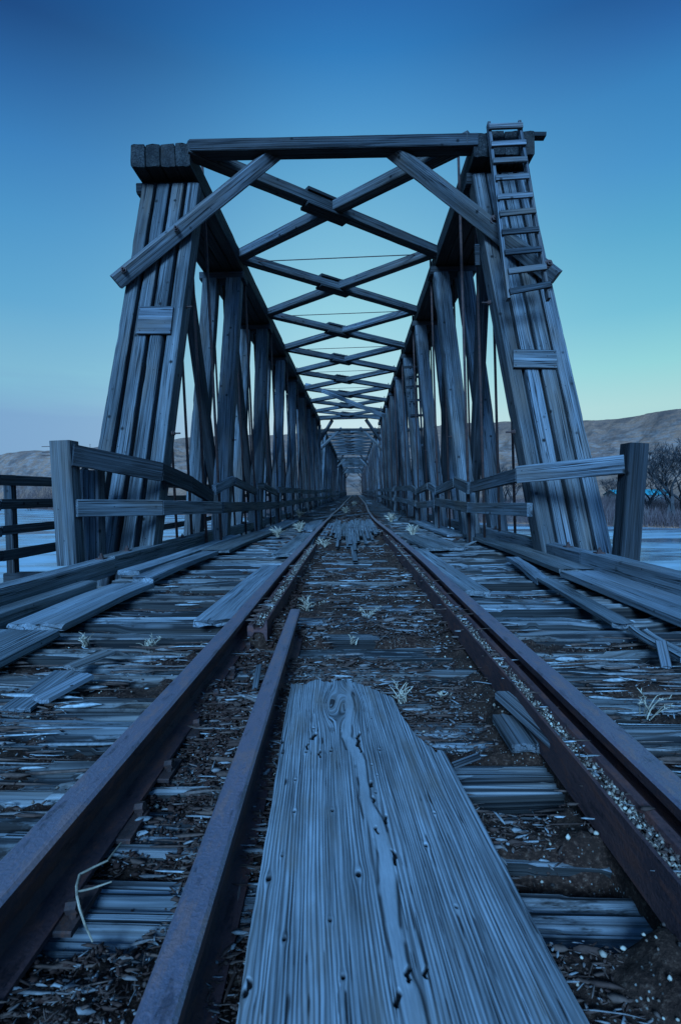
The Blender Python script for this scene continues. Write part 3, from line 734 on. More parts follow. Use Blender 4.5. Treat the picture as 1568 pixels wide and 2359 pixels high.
    hf = b.noise(b.mapv(g, (14, 420, 1)), 1.0, 3, .6); md = b.noise(b.mapv(g, (2.0, 60, 1)), 1.0, 3, .6)
    val = b.math('ADD', b.math('MULTIPLY', b.attr('grain').outputs['Fac'], .74), b.math('ADD', b.math('MULTIPLY', hf, .20), b.math('MULTIPLY', md, .06)))
    c = b.ramp(val, [(.26, (.018, .017, .017)), (.40, (.085, .083, .082)), (.53, (.135, .132, .130)), (.72, (.265, .266, .267))])
    bl = b.noise(b.mapv(g, (5, 16, 1)), 1.0, 4, .65); c = b.mix(1.0, c, b.ramp(bl, [(.3, .72), (.6, 1.05)]), 'MULTIPLY')
    br = b.ramp(b.noise(b.mapv(g, (3, 9, 1)), 1.5, 3), [(.5, 0.0), (.72, .5)]); c = b.mix(br, c, (.15, .105, .075, 1))
    c = b.mix(b.attr('pit').outputs['Fac'], c, (.006, .005, .005, 1))
    b.l(c, b.p.inputs['Base Color']); b.p.inputs['Roughness'].default_value = .95; b.p.inputs['Specular IOR Level'].default_value = .1
    b.bump(b.math('ADD', hf, val), .25, .002)
    return link_mesh('plywood_board', me, b.m)
tag(front_board(), 'wide weathered sheet of plywood with a ragged far end, between the rails in the foreground', 'board')

# ------------------------------------------------------------------ side timbers and planks
def plank(name, label, pts, w, th, mat=WOODL, cat='plank', group='loose planks and boards on the deck', ragged=.06, **k):
    mb = MB(); beam_into(mb, Vector(pts[0]), Vector(pts[1]), w, th, ragged=ragged, seg=k.pop('seg', .08), rough=k.pop('rough', .005), wear=k.pop('wear', .01), nq=k.pop('nq', 7), **k)
    return tag(mb.build(name, mat), label, cat, group)
def gtimber(x, segs, side):
    for i, (y0, y1) in enumerate(segs):
        mb = MB(); dz = random.uniform(-.012, .012)
        beam_into(mb, (x+random.uniform(-.01, .01), y0+.008, -.045+dz+float(tcz(y0))), (x+random.uniform(-.012, .012), y1-.008, -.045+dz+float(tcz(y1))), .19, .195, seg=.1 if y0 < 12 else .5, rough=.006, wear=.012, nq=5, ch=.012)
        o = mb.build('guard_timber', WOODL)
        pos = ['nearest the viewer', 'second from the viewer', 'third from the viewer', 'fourth from the viewer']
        tag(o, f"pale squared kerb timber on the {side} edge of the deck, {pos[i]}" if i < 4 else f'pale squared kerb timber along the {side} deck edge, {ORD[i-4]} after the four near the portal', 'kerb timber', 'kerb timbers along the deck')
        for yb in np.arange(y0+.5, min(y1, 16), 1.9):
            mb = MB(); p = Vector((x, yb, .056+dz+float(tcz(yb)))); beam_into(mb, p-Vector((.045, 0, 0)), p+Vector((.045, 0, 0)), .09, .016, seg=.2, rough=.001, ch=.002)
            tube_into(mb, [p, p+Vector((0, 0, .035))], .024, 6); tube_into(mb, [p, p+Vector((0, 0, .06))], .012, 7); mb.build('bolt', IRON, o)
gtimber(-2.82, [(-1, 5.3), (5.3, 9.6), (9.6, 14.2), (14.2, 19), (19, 26), (26, 34), (34, 60), (60, 100), (100, 142)], 'left')
gtimber(2.62, [(-1, 5.45), (5.45, 6.6), (6.6, 11.5), (11.5, 17), (17, 26), (26, 34), (34, 60), (60, 100), (100, 142)], 'right')
plank('narrow_timber', 'narrow timber lying beside the near left kerb timber', [(-2.52, .8, -.10), (-2.46, 4.35, -.10)], .15, .12, seg=.07)
P_ = [
 ('broad plank with a split end, beside the narrow timber on the left', (-2.10, 3.0, -.115), (-2.09, 4.45, -.105), .38, .05),
 ('broad plank at the left edge of the picture, broken short', (-2.05, 1.4, -.11), (-2.06, 2.95, -.115), .42, .05),
 ('long plank lying over the left tie ends, just past the first split plank', (-2.12, 4.6, -.10), (-2.10, 6.9, -.11), .22, .06),
 ('long bleached plank along the left kerb before the portal', (-2.45, 5.0, -.09), (-2.42, 9.6, -.11), .24, .05),
 ('wide plank along the left kerb under the portal', (-2.1, 7.0, -.11), (-2.14, 11.5, -.19), .46, .05),
 ('second wide plank along the left kerb, inside the truss', (-2.15, 11.6, -.2), (-2.2, 16.5, -.22), .5, .05),
 ('grey plank lying against the outside of the left rail', (-.965, 3.1, -.115), (-.955, 5.6, -.12), .25, .045),
 ('broken plank against the outside of the left rail, farther on', (-1.02, 6.6, -.12), (-1.08, 10.6, -.17), .30, .05),
 ('grey plank lying against the outside of the right rail', (1.02, 4.0, -.12), (.92, 7.3, -.14), .22, .045),
 ('short slab of planking right of the track, seen before the portal', (1.25, 7.2, -.13), (1.08, 10.4, -.18), .36, .05),
 ('tilted slab of planking right of the track, nearer the kerb', (1.55, 7.3, -.14), (1.40, 9.8, -.18), .30, .05),
 ('long broad plank along the right kerb in the foreground', (2.28, .8, -.10), (2.27, 4.9, -.10), .42, .06),
 ('second broad plank along the right kerb', (2.30, 4.95, -.10), (2.28, 9.5, -.12), .36, .05),
 ('wide plank along the right kerb inside the truss', (2.1, 9.6, -.15), (1.98, 15.5, -.22), .5, .05),
 ('split slat angled across the right tie ends', (1.69, 3.0, -.12), (1.78, 4.6, -.10), .13, .035),
 ('narrow slat at the right edge, lying across the gap', (1.66, 2.35, -.11), (1.70, 2.95, -.10), .09, .03),
 ('dark split timber slanting toward the right kerb', (1.78, 4.5, -.13), (1.95, 6.0, -.10), .14, .05),
]
for i, (lb, a, b_, w, th) in enumerate(P_): plank('plank', lb, [a, b_], w, th, ragged=.10, bow=.01*(-1)**i)
for lb, a, b_, w, th, up in [
 ('short pale stick lying on the debris left of the track', WZ(153, 1540, -.10), WZ(262, 1497, -.085), .075, .018, (0, 0, 1)),
 ('tilted pale board fragment at the left, leaning on a tie', WZ(85, 1615, -.12), WZ(205, 1552, -.09), .10, .02, (-.3, -.25, 1)),
 ('dark tapering board fragment behind the tilted pale one', WZ(30, 1640, -.15), WZ(160, 1545, -.12), .13, .02, (.3, -.2, 1)),
 ('leaning grey slat propped against the right guard rail', WZ(1150, 1596, -.04), WZ(1303, 1730, -.05), .06, .022, (-.6, 0, 1)),
 ('broken slab beside the leaning slat at the right guard rail', WZ(1168, 1650, -.10), WZ(1222, 1728, -.10), .12, .03, (-.2, 0, 1)),
 ('thin grey slat lying along the right guard rail in the foreground', WZ(1392, 1868, -.07), WZ(1512, 2015, -.08), .04, .015, (-.5, 0, 1)),
 ('thin upright sliver standing between ties at the right', WZ(1520, 1475, -.07), WZ(1535, 1540, -.15), .05, .015, (0, -1, .4)),
 ('thin slat standing beside the loose rail', WZ(598, 1527, -.06), WZ(583, 1610, -.13), .025, .012, (0, -1, .5)),
 ('pale stick poking out from under the right edge of the plywood', WZ(1030, 1768, -.12), WZ(1112, 1737, -.09), .02, .012, (0, 0, 1))]:
    plank('board_fragment', lb, [a, b_], w, th, mat=WOOD, group='board fragments on the deck', seg=.02, ragged=.03, rough=.002, wear=.004)
# splayed boards in the middle of the track under the portal
FB = ['leftmost, splayed toward the left rail', 'second from the left, short', 'third from the left, beside a grass clump', 'wide one in the middle of the fan', 'long one just right of the middle', 'longest, splayed right of the middle', 'short one near the right rail', 'stubby one touching the right rail', 'cross piece behind the fan, right half', 'cross piece behind the fan, left half']
for i, (px, py, qx, qy, w) in enumerate([(738, 1203, 712, 1256, .16), (764, 1206, 745, 1243, .20), (779, 1200, 764, 1262, .16), (794, 1208, 800, 1288, .24), (808, 1204, 820, 1278, .16),
                                         (822, 1200, 834, 1284, .18), (838, 1202, 852, 1258, .16), (848, 1198, 868, 1236, .18), (800, 1188, 858, 1182, .2), (730, 1194, 790, 1184, .2)]):
    mb = MB()
    a, b_ = WZ(px, py, -.15), WZ(qx, qy, -.115 if i < 8 else -.15)
    d = (b_-a); sx_ = d.cross(Vector((0, 0, 1))).normalized()
    n_ = random.randint(3, 4) if i < 8 else 3
    for k in range(n_):
        o_ = (k+.5)/n_-.5; e = random.uniform(.55, 1.08); fan = sx_*(o_*w*random.uniform(1.0, 1.5)); 
        beam_into(mb, a+sx_*(o_*w)-d*random.uniform(0, .2), a+d*e+fan+Vector((0, 0, random.uniform(-.02, .03))), w/n_*random.uniform(.9, 1.15), .028, ragged=.4*d.length, seg=.04, wear=.006, rough=.004, nq=5)
    tag(mb.build('splintered_board', WOODL), 'frayed board between the rails under the portal, '+FB[i], 'board', 'frayed boards between the rails')

# far deck planks down the middle
for i in range(16):
    y = 12+i*2.4+random.uniform(-.4, .4); x = random.uniform(-1.9, 1.7)
    a_ = random.uniform(-.25, .25)
    plank('plank', f"loose weathered plank {'left of' if x < -.7 else ('right of' if x > .7 else 'between')} the rails inside the truss, {ORD[i]} from the portal", [(x, y, -.13+float(tcz(y))), (x+a_*2, y+random.uniform(1.2, 2.6), -.12+float(tcz(y)))], random.uniform(.2, .4), .05, seg=.2, nq=4)

# ------------------------------------------------------------------ loose debris (uncountable)
def slivers(n, ydist, xr, lr, wr, align, rcf, zoff=0.0, sd=3, flat=0, even=.55):
    g = np.random.default_rng(sd); mb_v = []; mb_f = []; rc = []
    y = ydist(g, n*3); x = xr[0]+(xr[1]-xr[0])*g.random(n*3)
    keep = np.argsort(-(fbm(x*2.2, y*2.2, 0, 3, 88)+even*g.random(n*3)))[:n]; g.shuffle(keep); x, y = x[keep], y[keep]
    kk = np.clip(.30+y*.23, .3, 1.0); ln = (lr[0]+(lr[1]-lr[0])*g.random(n)**3)*kk; w = (wr[0]+(wr[1]-wr[0])*g.random(n)**2)*kk; th = w*(.2+.5*g.random(n))
    an = np.where(g.random(n) < align, g.normal(0, .05 if flat else .12, n), g.random(n)*math.pi)
    tilt = g.normal(0, .025 if flat else .16, n); rollw = g.normal(0, .18 if flat else .5, n)
    zz = bed_z(x, y)+zoff+.006+.02*g.random(n)
    ub = (x > -.36) & (x < .36+.13*np.clip(2.0-y, 0, 2)) & (y < 2.3); zz = np.where(ub, np.minimum(zz, -.145), zz)
    tilt = np.where(ub, tilt*.15, tilt)
    d = np.stack([np.cos(an)*np.cos(tilt), np.sin(an)*np.cos(tilt), np.sin(tilt)], -1)
    s_ = np.stack([-np.sin(an), np.cos(an), 0*an], -1); up = np.cross(d, s_)
    s2 = s_*np.cos(rollw)[:, None]+up*np.sin(rollw)[:, None]; u2 = np.cross(d, s2)
    c = np.stack([x, y, zz], -1); bend = g.normal(0, .012 if flat else .05, n)*ln
    ts = [(-.5, .3), (-.28, 1), (.2, .85), (.5, .12)]; V = []
    for t, k in ts:
        ctr = c+d*(ln*t)[:, None]+u2*(bend*(1-4*t*t))[:, None]+s2*(g.normal(0, .12, n)*w)[:, None]
        for a, b_ in ((-1, -1), (1, -1), (1, 1), (-1, 1)):
            V.append(ctr+s2*(a*w*k*.5)[:, None]+u2*(b_*th*k*.5)[:, None])
    V = np.stack(V, 1); base = (np.arange(n)*16)[:, None, None]
    q = []
    for i in range(3):
        for j in range(4): k = (j+1) % 4; q.append((i*4+j, i*4+k, i*4+4+k, i*4+4+j))
    q += [(3, 2, 1, 0), (12, 13, 14, 15)]
    F = (base+np.array(q)[None]).reshape(-1, 4)
    return V.reshape(-1, 3), F, np.repeat(rcf(g, n), 16)
def soup(name, parts, mat, label, cat):
    Vs, Fs, Rs, o = [], [], [], 0
    for v, f, r in parts: Vs.append(v); Fs.append(f+o); Rs.append(r); o += len(v)
    v = np.concatenate(Vs); f = np.concatenate(Fs); r = np.concatenate(Rs)
    me = bpy.data.meshes.new(name); me.vertices.add(len(v)); me.vertices.foreach_set('co', v.astype(np.float32).ravel())
    me.loops.add(f.size); me.loops.foreach_set('vertex_index', f.astype(np.int32).ravel()); me.polygons.add(len(f))
    me.polygons.foreach_set('loop_start', np.arange(0, f.size, f.shape[1], dtype=np.int32)); me.update(calc_edges=True)
    a = me.attributes.new('rc', 'FLOAT', 'POINT'); a.data.foreach_set('value', r.astype(np.float32))
    return tag(link_mesh(name, me, mat), label, cat, kind='stuff')
yd = lambda lo, hi: (lambda g, n: lo*(hi/lo)**g.random(n))
soup('wood_debris', [slivers(26000, yd(.5, 9), (-2.6, 2.4), (.008, .05), (.004, .014), .3, lambda g, n: g.random(n)**2.0*.9, sd=3), slivers(1500, yd(.8, 4.5), (-.64, -.44), (.012, .05), (.012, .03), .3, lambda g, n: 0*g.random(n), .004, sd=23, even=1.5),
                     slivers(5000, yd(.5, 9), (-2.5, 2.3), (.03, .16), (.004, .014), .55, lambda g, n: g.random(n)**1.5*.9, sd=8),
                     slivers(750, yd(.7, 9), (-2.5, -.85), (.15, .7), (.010, .034), 1.0, lambda g, n: .15+.75*g.random(n), .012, sd=4, flat=1),
                     slivers(1100, yd(.7, 9), (.95, 2.4), (.15, .7), (.010, .034), 1.0, lambda g, n: .15+.75*g.random(n), .012, sd=5, flat=1),
                     slivers(900, yd(.8, 7), (-.65, .7), (.05, .3), (.008, .022), 1.0, lambda g, n: .1+.8*g.random(n)**1.3, .01, sd=6, flat=1), slivers(24000, yd(.45, 3.4), (-.72, .50), (.010, .07), (.004, .014), .35, lambda g, n: .04+.72*g.random(n)**1.9, .004, sd=16, even=2.0), slivers(800, yd(.6, 3.4), (-.72, .46), (.05, .22), (.008, .026), .85, lambda g, n: .08+.7*g.random(n)**1.3, .012, sd=17, even=1.5),
                     slivers(8000, yd(8, 45), (-2.5, 2.3), (.06, .5), (.012, .06), .6, lambda g, n: .7*g.random(n)**1.6, .02, sd=7)],
     CHIP, 'splinters, bark and rotten chips strewn over the track bed', 'wood debris')
def pebbles(n, fx, fy, fz, rr, sd):
    g = np.random.default_rng(sd); y = fy(g, n); x = fx(g, n, y); z = fz(g, n, x, y)
    r = rr[0]+(rr[1]-rr[0])*g.random(n)**2
    base = np.array([(0, 0, 1), (.9, 0, .25), (.28, .86, .25), (-.73, .53, .25), (-.73, -.53, .25), (.28, -.86, .25), (0, 0, -.8)])
    rn = .75+.5*g.random((n, 7, 3)); V = np.stack([x, y, z], -1)[:, None]+base[None]*rn*r[:, None, None]*(.7+.6*g.random((n, 1, 3)))
    q = [(0, 1, 2), (0, 2, 3), (0, 3, 4), (0, 4, 5), (0, 5, 1), (6, 2, 1), (6, 3, 2), (6, 4, 3), (6, 5, 4), (6, 1, 5)]
    F = ((np.arange(n)*7)[:, None, None]+np.array(q)[None]).reshape(-1, 3)
    return V.reshape(-1, 3), F, np.repeat(g.random(n), 7)
soup('pebbles', [pebbles(6500, lambda g, n, y: tcx(y)+.616+.030*(g.random(n)-.5)*2, yd(.5, 9), lambda g, n, x, y: -.045+.008*g.random(n)+tcz(y), (.0022, .0085), 1),
                 pebbles(3000, lambda g, n, y: tcx(y)-.616+.030*(g.random(n)-.5)*2, yd(2.8, 7.2), lambda g, n, x, y: -.040+.018*g.random(n)+tcz(y), (.004, .0085), 2),
                 pebbles(9000, lambda g, n, y: -2.4+4.7*g.random(n), yd(.45, 8), lambda g, n, x, y: bed_z(x, y)+.004, (.003, .009), 3)],
     PEB, 'small pebbles lying in the guard rail hollow and over the track bed', 'gravel')

# ------------------------------------------------------------------ dry grass
def tuft(p, h, n, label, spread=.5, curl=.4):
    mb = MB(); p = Vector(p)
    for i in range(n):
        a = random.uniform(0, 6.28); sp_ = random.uniform(.1, spread); hh = h*random.uniform(.45, 1.0)
        d = Vector((math.cos(a)*sp_, math.sin(a)*sp_, 1)).normalized(); q = p+Vector((random.uniform(-.02, .02), random.uniform(-.02, .02), -.02)); pts = [q]
        for k in range(5):
            d = (d+Vector((random.uniform(-.25, .25), random.uniform(-.25, .25), -curl*.35*k*.5))).normalized(); q = q+d*hh/5; pts.append(q)
        kr = max(1.0, (p-CAM).length/2.2); tube_into(mb, pts, [.0026*kr, .0024*kr, .0021*kr, .0018*kr, .0015*kr, .0008*kr], 3, rc=random.uniform(.3, 1))
        if random.random() < .5:
            for k in range(5):
                t = pts[3].lerp(pts[5], k/5); e = t+Vector((random.uniform(-.018, .018), random.uniform(-.018, .018), random.uniform(.0, .02))); tube_into(mb, [t, e], [.002, .001], 3, rc=.9)
    return tag(mb.build('grass_tuft', STRAW), label, 'dry grass', 'tufts of dry grass on the deck')
for px, py, h, n, lb in [(708, 1405, .16, 22, 'curly pale grass tuft at the far end of the loose rail'), (845, 1425, .17, 16, 'feathery grass stalk in the middle of the track'),
    (745, 1395, .07, 10, 'low grass tuft between the curly one and the feathery stalk'), (598, 1480, .10, 18, 'stiff straw tuft between the left rail and the loose rail'),
    (925, 1610, .10, 14, 'pale forked straw beside the right of the plywood tip'), (1490, 1640, .13, 14, 'straw tuft among the ties right of the right rail'),
    (812, 1475, .07, 9, 'small straw sprig in the dirt beyond the plywood'), (200, 1480, .10, 22, 'fallen straw tuft on the debris at the far left'), (345, 1490, .09, 22, 'short straw brush on the debris left of the left rail'),
    (1020, 1605, .06, 9, 'little straw sprig right of the pale forked straw'), (640, 1235, .24, 60, 'bushy grass clump outside the left rail before the portal'), (690, 1222, .26, 60, 'bushy grass clump outside the left rail under the portal'),
    (744, 1262, .20, 50, 'bushy grass clump among the frayed boards'), (950, 1232, .26, 60, 'bushy grass clump right of the right rail under the portal'), (690, 1190, .3, 60, 'grass clump beside the left rail inside the truss'),
    (795, 1180, .3, 70, 'grass clump in mid track inside the truss'), (900, 1200, .3, 60, 'grass clump right of the track inside the truss'), (815, 1163, .3, 70, 'distant grass clump in mid track')]:
    tuft(WZ(px, py, -.16), h*1.15, max(6, int(n*.7)), lb, .55, .6)
mb = MB(); tw = [WZ(*q) for q in ((280, 1940, -.08), (266, 1958, -.07), (248, 1982, -.06), (214, 1998, -.055), (184, 2014, -.05), (177, 2040, -.045), (178, 2064, -.04), (184, 2092, -.055), (196, 2128, -.08), (214, 2168, -.12))]
tube_into(mb, tw, [.0015, .002, .0022, .0022, .0024, .0024, .0024, .0022, .0020, .0018], 6, rc=.6); tube_into(mb, [tw[5].lerp(tw[6], .6), WZ(215, 2045, -.05), WZ(258, 2030, -.05)], [.0022, .002, .0014], 6, rc=.6)
tag(mb.build('twig', STRAW), 'curved forked twig between the left rail and the loose rail in the foreground', 'twig')

# ================================================================== ladders
def ladder(label, sl, sr, rungs, dep, wst=.045, wr=.05):
    t = thing('ladder', label, 'ladder', dep(*sl[0]))
    for st in (sl, sr): beam('stile', dep(*st[0]), dep(*st[1]), wst, .09, WOOD, t, up=Vector((0, -1, .2)), seg=.2, rough=.004)
    for (x0, y0, x1, y1) in rungs:
        a, b_ = dep(x0, y0), dep(x1, y1); n_ = Vector((0, -.075, 0))
        beam('rung', a+n_, b_+n_, .035, .085, WOODD if random.random() < .6 else WOOD, t, up=Vector((0, .2, 1)), seg=.2, rough=.004)
    return t
dp = lambda x, y: WP(x, y, -.46)
ladder('wooden ladder hanging on the face of the right portal, reaching above its top', [(1124, 286), (1170, 690)], [(1194, 283), (1262, 690)],
       [(1122, 301, 1199, 298), (1127, 341, 1206, 337), (1131, 379, 1209, 375), (1137, 418, 1213, 413), (1141, 462, 1221, 456), (1146, 500, 1228, 492), (1151, 542, 1235, 535),
        (1158, 588, 1241, 580), (1166, 631, 1252, 620), (1169, 677, 1262, 660)], dp)
dp2 = lambda x, y: W(x, y, 17.6)
ladder('weathered ladder fixed to a brace inside the right truss, seen edge on between the posts', [(944, 838), (955, 1110)], [(963, 838), (976, 1110)],
       [(929, 847, 968, 845), (941, 870, 970, 868), (934, 893, 968, 890), (940, 923, 968, 922), (944, 958, 972, 957), (936, 992, 972, 989), (952, 1065, 976, 1063), (941, 1028, 974, 1026)], dp2, .06, .06)

# ================================================================== fences
def kinked(root, pts, th, mat, dw=.07):
    for (a, ta), (b_, tb) in zip(pts[:-1], pts[1:]):
        beam('rail', a, b_, dw, (ta+tb)/2, mat, root, seg=.08, rough=.006, wear=.02, nq=5)
def yX(px, X): return abs(X)*FPX/abs(px-817)
# left handrail
lf = thing('handrail', 'sagging timber handrail along the left side of the track, flaring out round the portal', 'handrail', (-3.3, 5.6, -.2), 'handrails on both sides of the track')
pp = beam('post', W(165, 1300, 5.62), W(148, 1016, 5.62), .245, .20, WOOD, lf, up=Vector((0, -1, 0)), seg=.06, rough=.008, wear=.012, nq=6)
mb = MB()
for (x, y) in ((118, 1028), (118, 1041), (118, 1049)): mb = MB(); p = W(x, y, 5.62); tube_into(mb, [p+Vector((.05, 0, 0)), p-Vector((.11, 0, 0))], .004, 5); mb.build('nail', IRON, pp)
Up = [((168, 1048), 5.55, .27), ((372, 1087), 6.42, .235), ((440, 1115), 7.2, .235), ((488, 1146), 8.1, .2)]
kinked(lf, [(W(*a, y), t) for a, y, t in Up], 0, WOODD)
X0 = -2.42
def seq(L_, X, t): return [(W(px, py, yX(px, X)), t) for px, py in L_]
for sgn in [seq([(494, 1128), (537, 1106)], X0, .17), seq([(539, 1108), (589, 1132)], X0, .17), seq([(591, 1120), (606, 1119), (637, 1135)], X0, .17), seq([(640, 1128), (690, 1130)], X0, .2), seq([(692, 1132), (730, 1133), (764, 1127)], X0, .2)]: kinked(lf, sgn, 0, WOOD)
kinked(lf, [(W(178, 1170, 5.55), .22), (W(372, 1169, 6.42), .2), (W(507, 1169, 8.2), .2)], 0, WOOD)
for sgn in [seq([(511, 1169), (640, 1163)], X0, .2), seq([(641, 1163), (700, 1152)], X0, .2), seq([(701, 1152), (755, 1145)], X0, .2)]: kinked(lf, sgn, 0, WOOD)
for px, py in ((498, 1130), (590, 1118), (638, 1128), (690, 1128), (728, 1130), (762, 1126)):
    y = yX(px, X0-.1); beam('post', Vector((X0-.1, y, -.3)), W(px, py, y), .10, .14, WOOD, lf, seg=.3)
# near continuation bits behind the fence post (left stub)
st = beam('stub_post', W(215, 1290, 6.1), W(212, 1083, 6.1), .26, .18, WOOD, seg=.1, up=Vector((0, -1, 0)), nq=4, wear=.01)
tag(st, 'short sawn off timber stub standing against the outer edge of the left portal', 'post')
blk = beam('wood_block', W(186, 1100, 6.1), W(203, 1083, 6.1), .09, .12, WOODD, seg=.05); tag(blk, 'small loose wooden block beside the sawn off stub at the left portal', 'block')
# right handrail
rf = thing('handrail', 'kinked timber handrail along the right side of the track, ending at a thick leaning post', 'handrail', (3.2, 5.6, -.2), 'handrails on both sides of the track')
beam('post', W(1438, 1300, 5.7), W(1460, 1022, 5.7), .215, .23, WOODD, rf, up=Vector((0, -1, 0)), seg=.06, rough=.010, wear=.02, nq=6)
kinked(rf, [(W(1437, 1069, 5.65), .255), (W(1190, 1093, 6.3), .19)], 0, WOOD)
kinked(rf, [(W(1192, 1094, 6.3), .18), (W(1087, 1122, 8.2), .18)], 0, WOOD)
XR = 1.98
for sgn in [seq([(1080, 1125), (1048, 1110)], XR, .19), seq([(1046, 1112), (1006, 1130)], XR, .18), seq([(1004, 1130), (987, 1119)], XR, .18), seq([(985, 1119), (960, 1132)], XR, .18), seq([(958, 1132), (947, 1123), (910, 1126)], XR, .2), seq([(905, 1127), (870, 1129)], XR, .2)]: kinked(rf, sgn, 0, WOOD)
kinked(rf, [(W(1219, 1174, 5.95), .18), (W(1080, 1169, 8.3), .16)], 0, WOOD)
for sgn in [seq([(1079, 1169), (1003, 1155)], XR, .18), seq([(1002, 1160), (960, 1163)], XR, .18), seq([(958, 1160), (910, 1148)], XR, .18), seq([(905, 1150), (866, 1140)], XR, .18)]: kinked(rf, sgn, 0, WOOD)
for px, py in ((1082, 1118), (1006, 1122), (960, 1126), (908, 1120), (868, 1125)):
    y = yX(px, XR+.1); beam('post', Vector((XR+.1, y, -.3)), W(px, py, y), .10, .14, WOOD, rf, seg=.3)
for s in (-1, 1):          # handrails in the farther spans
    t = thing('handrail', f"distant handrail along the {'left' if s < 0 else 'right'} side inside the farther spans", 'handrail', (s*2.3, 34, 0), 'handrails on both sides of the track')
    x = X0+.05 if s < 0 else XR+.05; y = 36.5 if s < 0 else 46
    while y < 140:
        y2 = y+4.5
        for z in (.82, .35): beam('rail', (x+random.uniform(-.08, .08), y, z+random.uniform(-.08, .08)), (x+random.uniform(-.08, .08), y2-.05, z+random.uniform(-.08, .08)), .06, .18, WOOD, t, seg=2)
        beam('post', (x+s*.1, y, -.3), (x+s*.1, y, .95), .1, .14, WOOD, t, seg=1); y = y2
# outer walkway fence on the left
wf = thing('walkway_fence', 'dark four rail fence outside the left truss, over the river', 'fence', (-5.7, 7, -.3))
XF = -5.7
for z, t in ((1.02, .17), (.62, .16), (.20, .15), (-.20, .17)):
    y = 3.0
    while y < 40:
        beam('rail', (XF+.08, y, z+random.uniform(-.03, .03)), (XF+.08, y+4.4, z+random.uniform(-.03, .03)), .05, t, WOODM, wf, seg=.4, rough=.008, wear=.02); y += 4.42
for y in (3.0, 7.75, 12.2, 16.6, 21, 25.5, 30, 34.5, 39): beam('post', (XF, y, -.55), (XF, y, 1.1), .13, .13, WOODD, wf, seg=.3)
for y in (3.0, 7.75, 12.2, 16.6, 21, 25.5, 30, 34.5, 39): beam('outrigger', (XF-.1, y, -.62), (-2.6, y, -.62), .2, .2, WOODD, wf, seg=.5)
for i, (a, b_, w) in enumerate([((-3.9, 2.0, -.33), (-3.75, 6.0, -.30), .26), ((-3.55, 2.0, -.28), (-3.42, 5.9, -.25), .22), ((-4.2, 2.5, -.40), (-4.05, 6.1, -.36), .2)]):
    plank('plank', ['grey plank outside the left kerb timber, running to the handrail post', 'upper plank outside the left kerb timber', 'outermost dark plank beyond the left kerb timber'][i], [a, b_], w, .08, mat=WOODD if i else WOOD)

# fallen brace inside the top bracing, third bay
fb = beam('fallen_plank', W(708, 886, 27.0), W(884, 957, 22.5), .3, .16, WOODL, seg=.3, rough=.01); tag(fb, 'pale fallen plank lying across the top bracing deep in the first span', 'plank')

# ================================================================== banks: thickets, trees, buildings
def bare_tree(seed, h, lean=0):
    r_ = random.Random(seed); mt = MB(); mc = MB()
    def grow(p, d, ln, r, depth):
        pts = [p]; rs = [r]; n = 4
        for k in range(n):
            d = (d+Vector((r_.uniform(-.22, .22), r_.uniform(-.22, .22), r_.uniform(-.04, .14)))).normalized(); p = p+d*ln/n; pts.append(p); rs.append(r*(1-.4*(k+1)/n))
        tube_into(mt if depth < 1 else mc, pts, rs, 5 if depth < 2 else 3, rc=r_.random(), cap=False)
        if depth >= 6: return
        nb = r_.choice((2, 3, 3)) if depth < 5 else 4
        for k in range(nb):
            a = r_.uniform(0, 6.28); s_ = r_.uniform(.45, .95)
            dd = (d+Vector((math.cos(a), math.sin(a), r_.uniform(-.1, .3)))*s_).normalized()
            q = pts[-1] if k == 0 else pts[r_.choice((2, 3, 4))]
            grow(q, dd, ln*r_.uniform(.62, .82), max(rs[-1]*.75, .020), depth+1)
    for st in range(2): grow(Vector((st*.6, 0, -.3)), Vector((r_.uniform(-.3, .3), 0, 1)), h*.26, h*.030, 0)
    return mt, mc
protos = []
spots = [(1530, 1190, 112, 16, 0), (1492, 1180, 122, 12, 1), (1572, 1192, 115, 16, 2), (1135, 1168, 150, 13, 1), (1166, 1170, 150, 12, 2), (1400, 1175, 150, 8, 0), (880, 1140, 175, 10, 1), (838, 1136, 250, 10, 2),
         (585, 1162, 205, 10, 0), (640, 1158, 200, 11, 1), (690, 1154, 210, 10, 2), (30, 1165, 290, 6, 1), (70, 1165, 290, 6, 2), (480, 1165, 240, 9, 2), (1080, 1165, 170, 11, 0)]
tl = ['large bare tree with spreading limbs on the right bank, behind the leaning post', 'smaller bare tree left of the large one on the right bank', 'bare tree cut by the right edge of the picture', 'bare tree showing through the right truss near its portal',
      'second bare tree just right of the one showing through the right truss', 'low bare tree beside the white trailers', 'bare tree beyond the far end of the bridge', 'faint bare tree at the end of the track', 'bare tree seen through the left truss, nearest its middle',
      'taller bare tree seen through the left truss farther in', 'bare tree seen through the closing gaps of the left truss', 'small dark tree on the left bank at the picture edge', 'small dark tree on the left bank near the handrail post', 'bare tree seen behind the left portal', 'bare tree seen through the middle gaps of the right truss']
prs = {}
for (px, py, y, h, pr), lb in zip(spots, tl):
    g = W(px, py, y); zz = float(ground_h(np.array(g.x), np.array(g.y)))
    if pr not in prs:
        t = thing('bare_tree', lb, 'tree', (0, 0, 0), 'bare trees on the far bank'); mt, mc = bare_tree(40+pr, 10)
        a = mt.build('trunk', BARK, t); b_ = mc.build('crown', BARK, t); prs[pr] = t
    else:
        t = copy_tree(prs[pr]); t['label'] = lb
    t.location = (g.x, g.y, zz-.2); t.scale = (h/10*1.6, h/10*1.6, h/10*1.55); t.rotation_euler = (0, 0, random.uniform(0, 6))
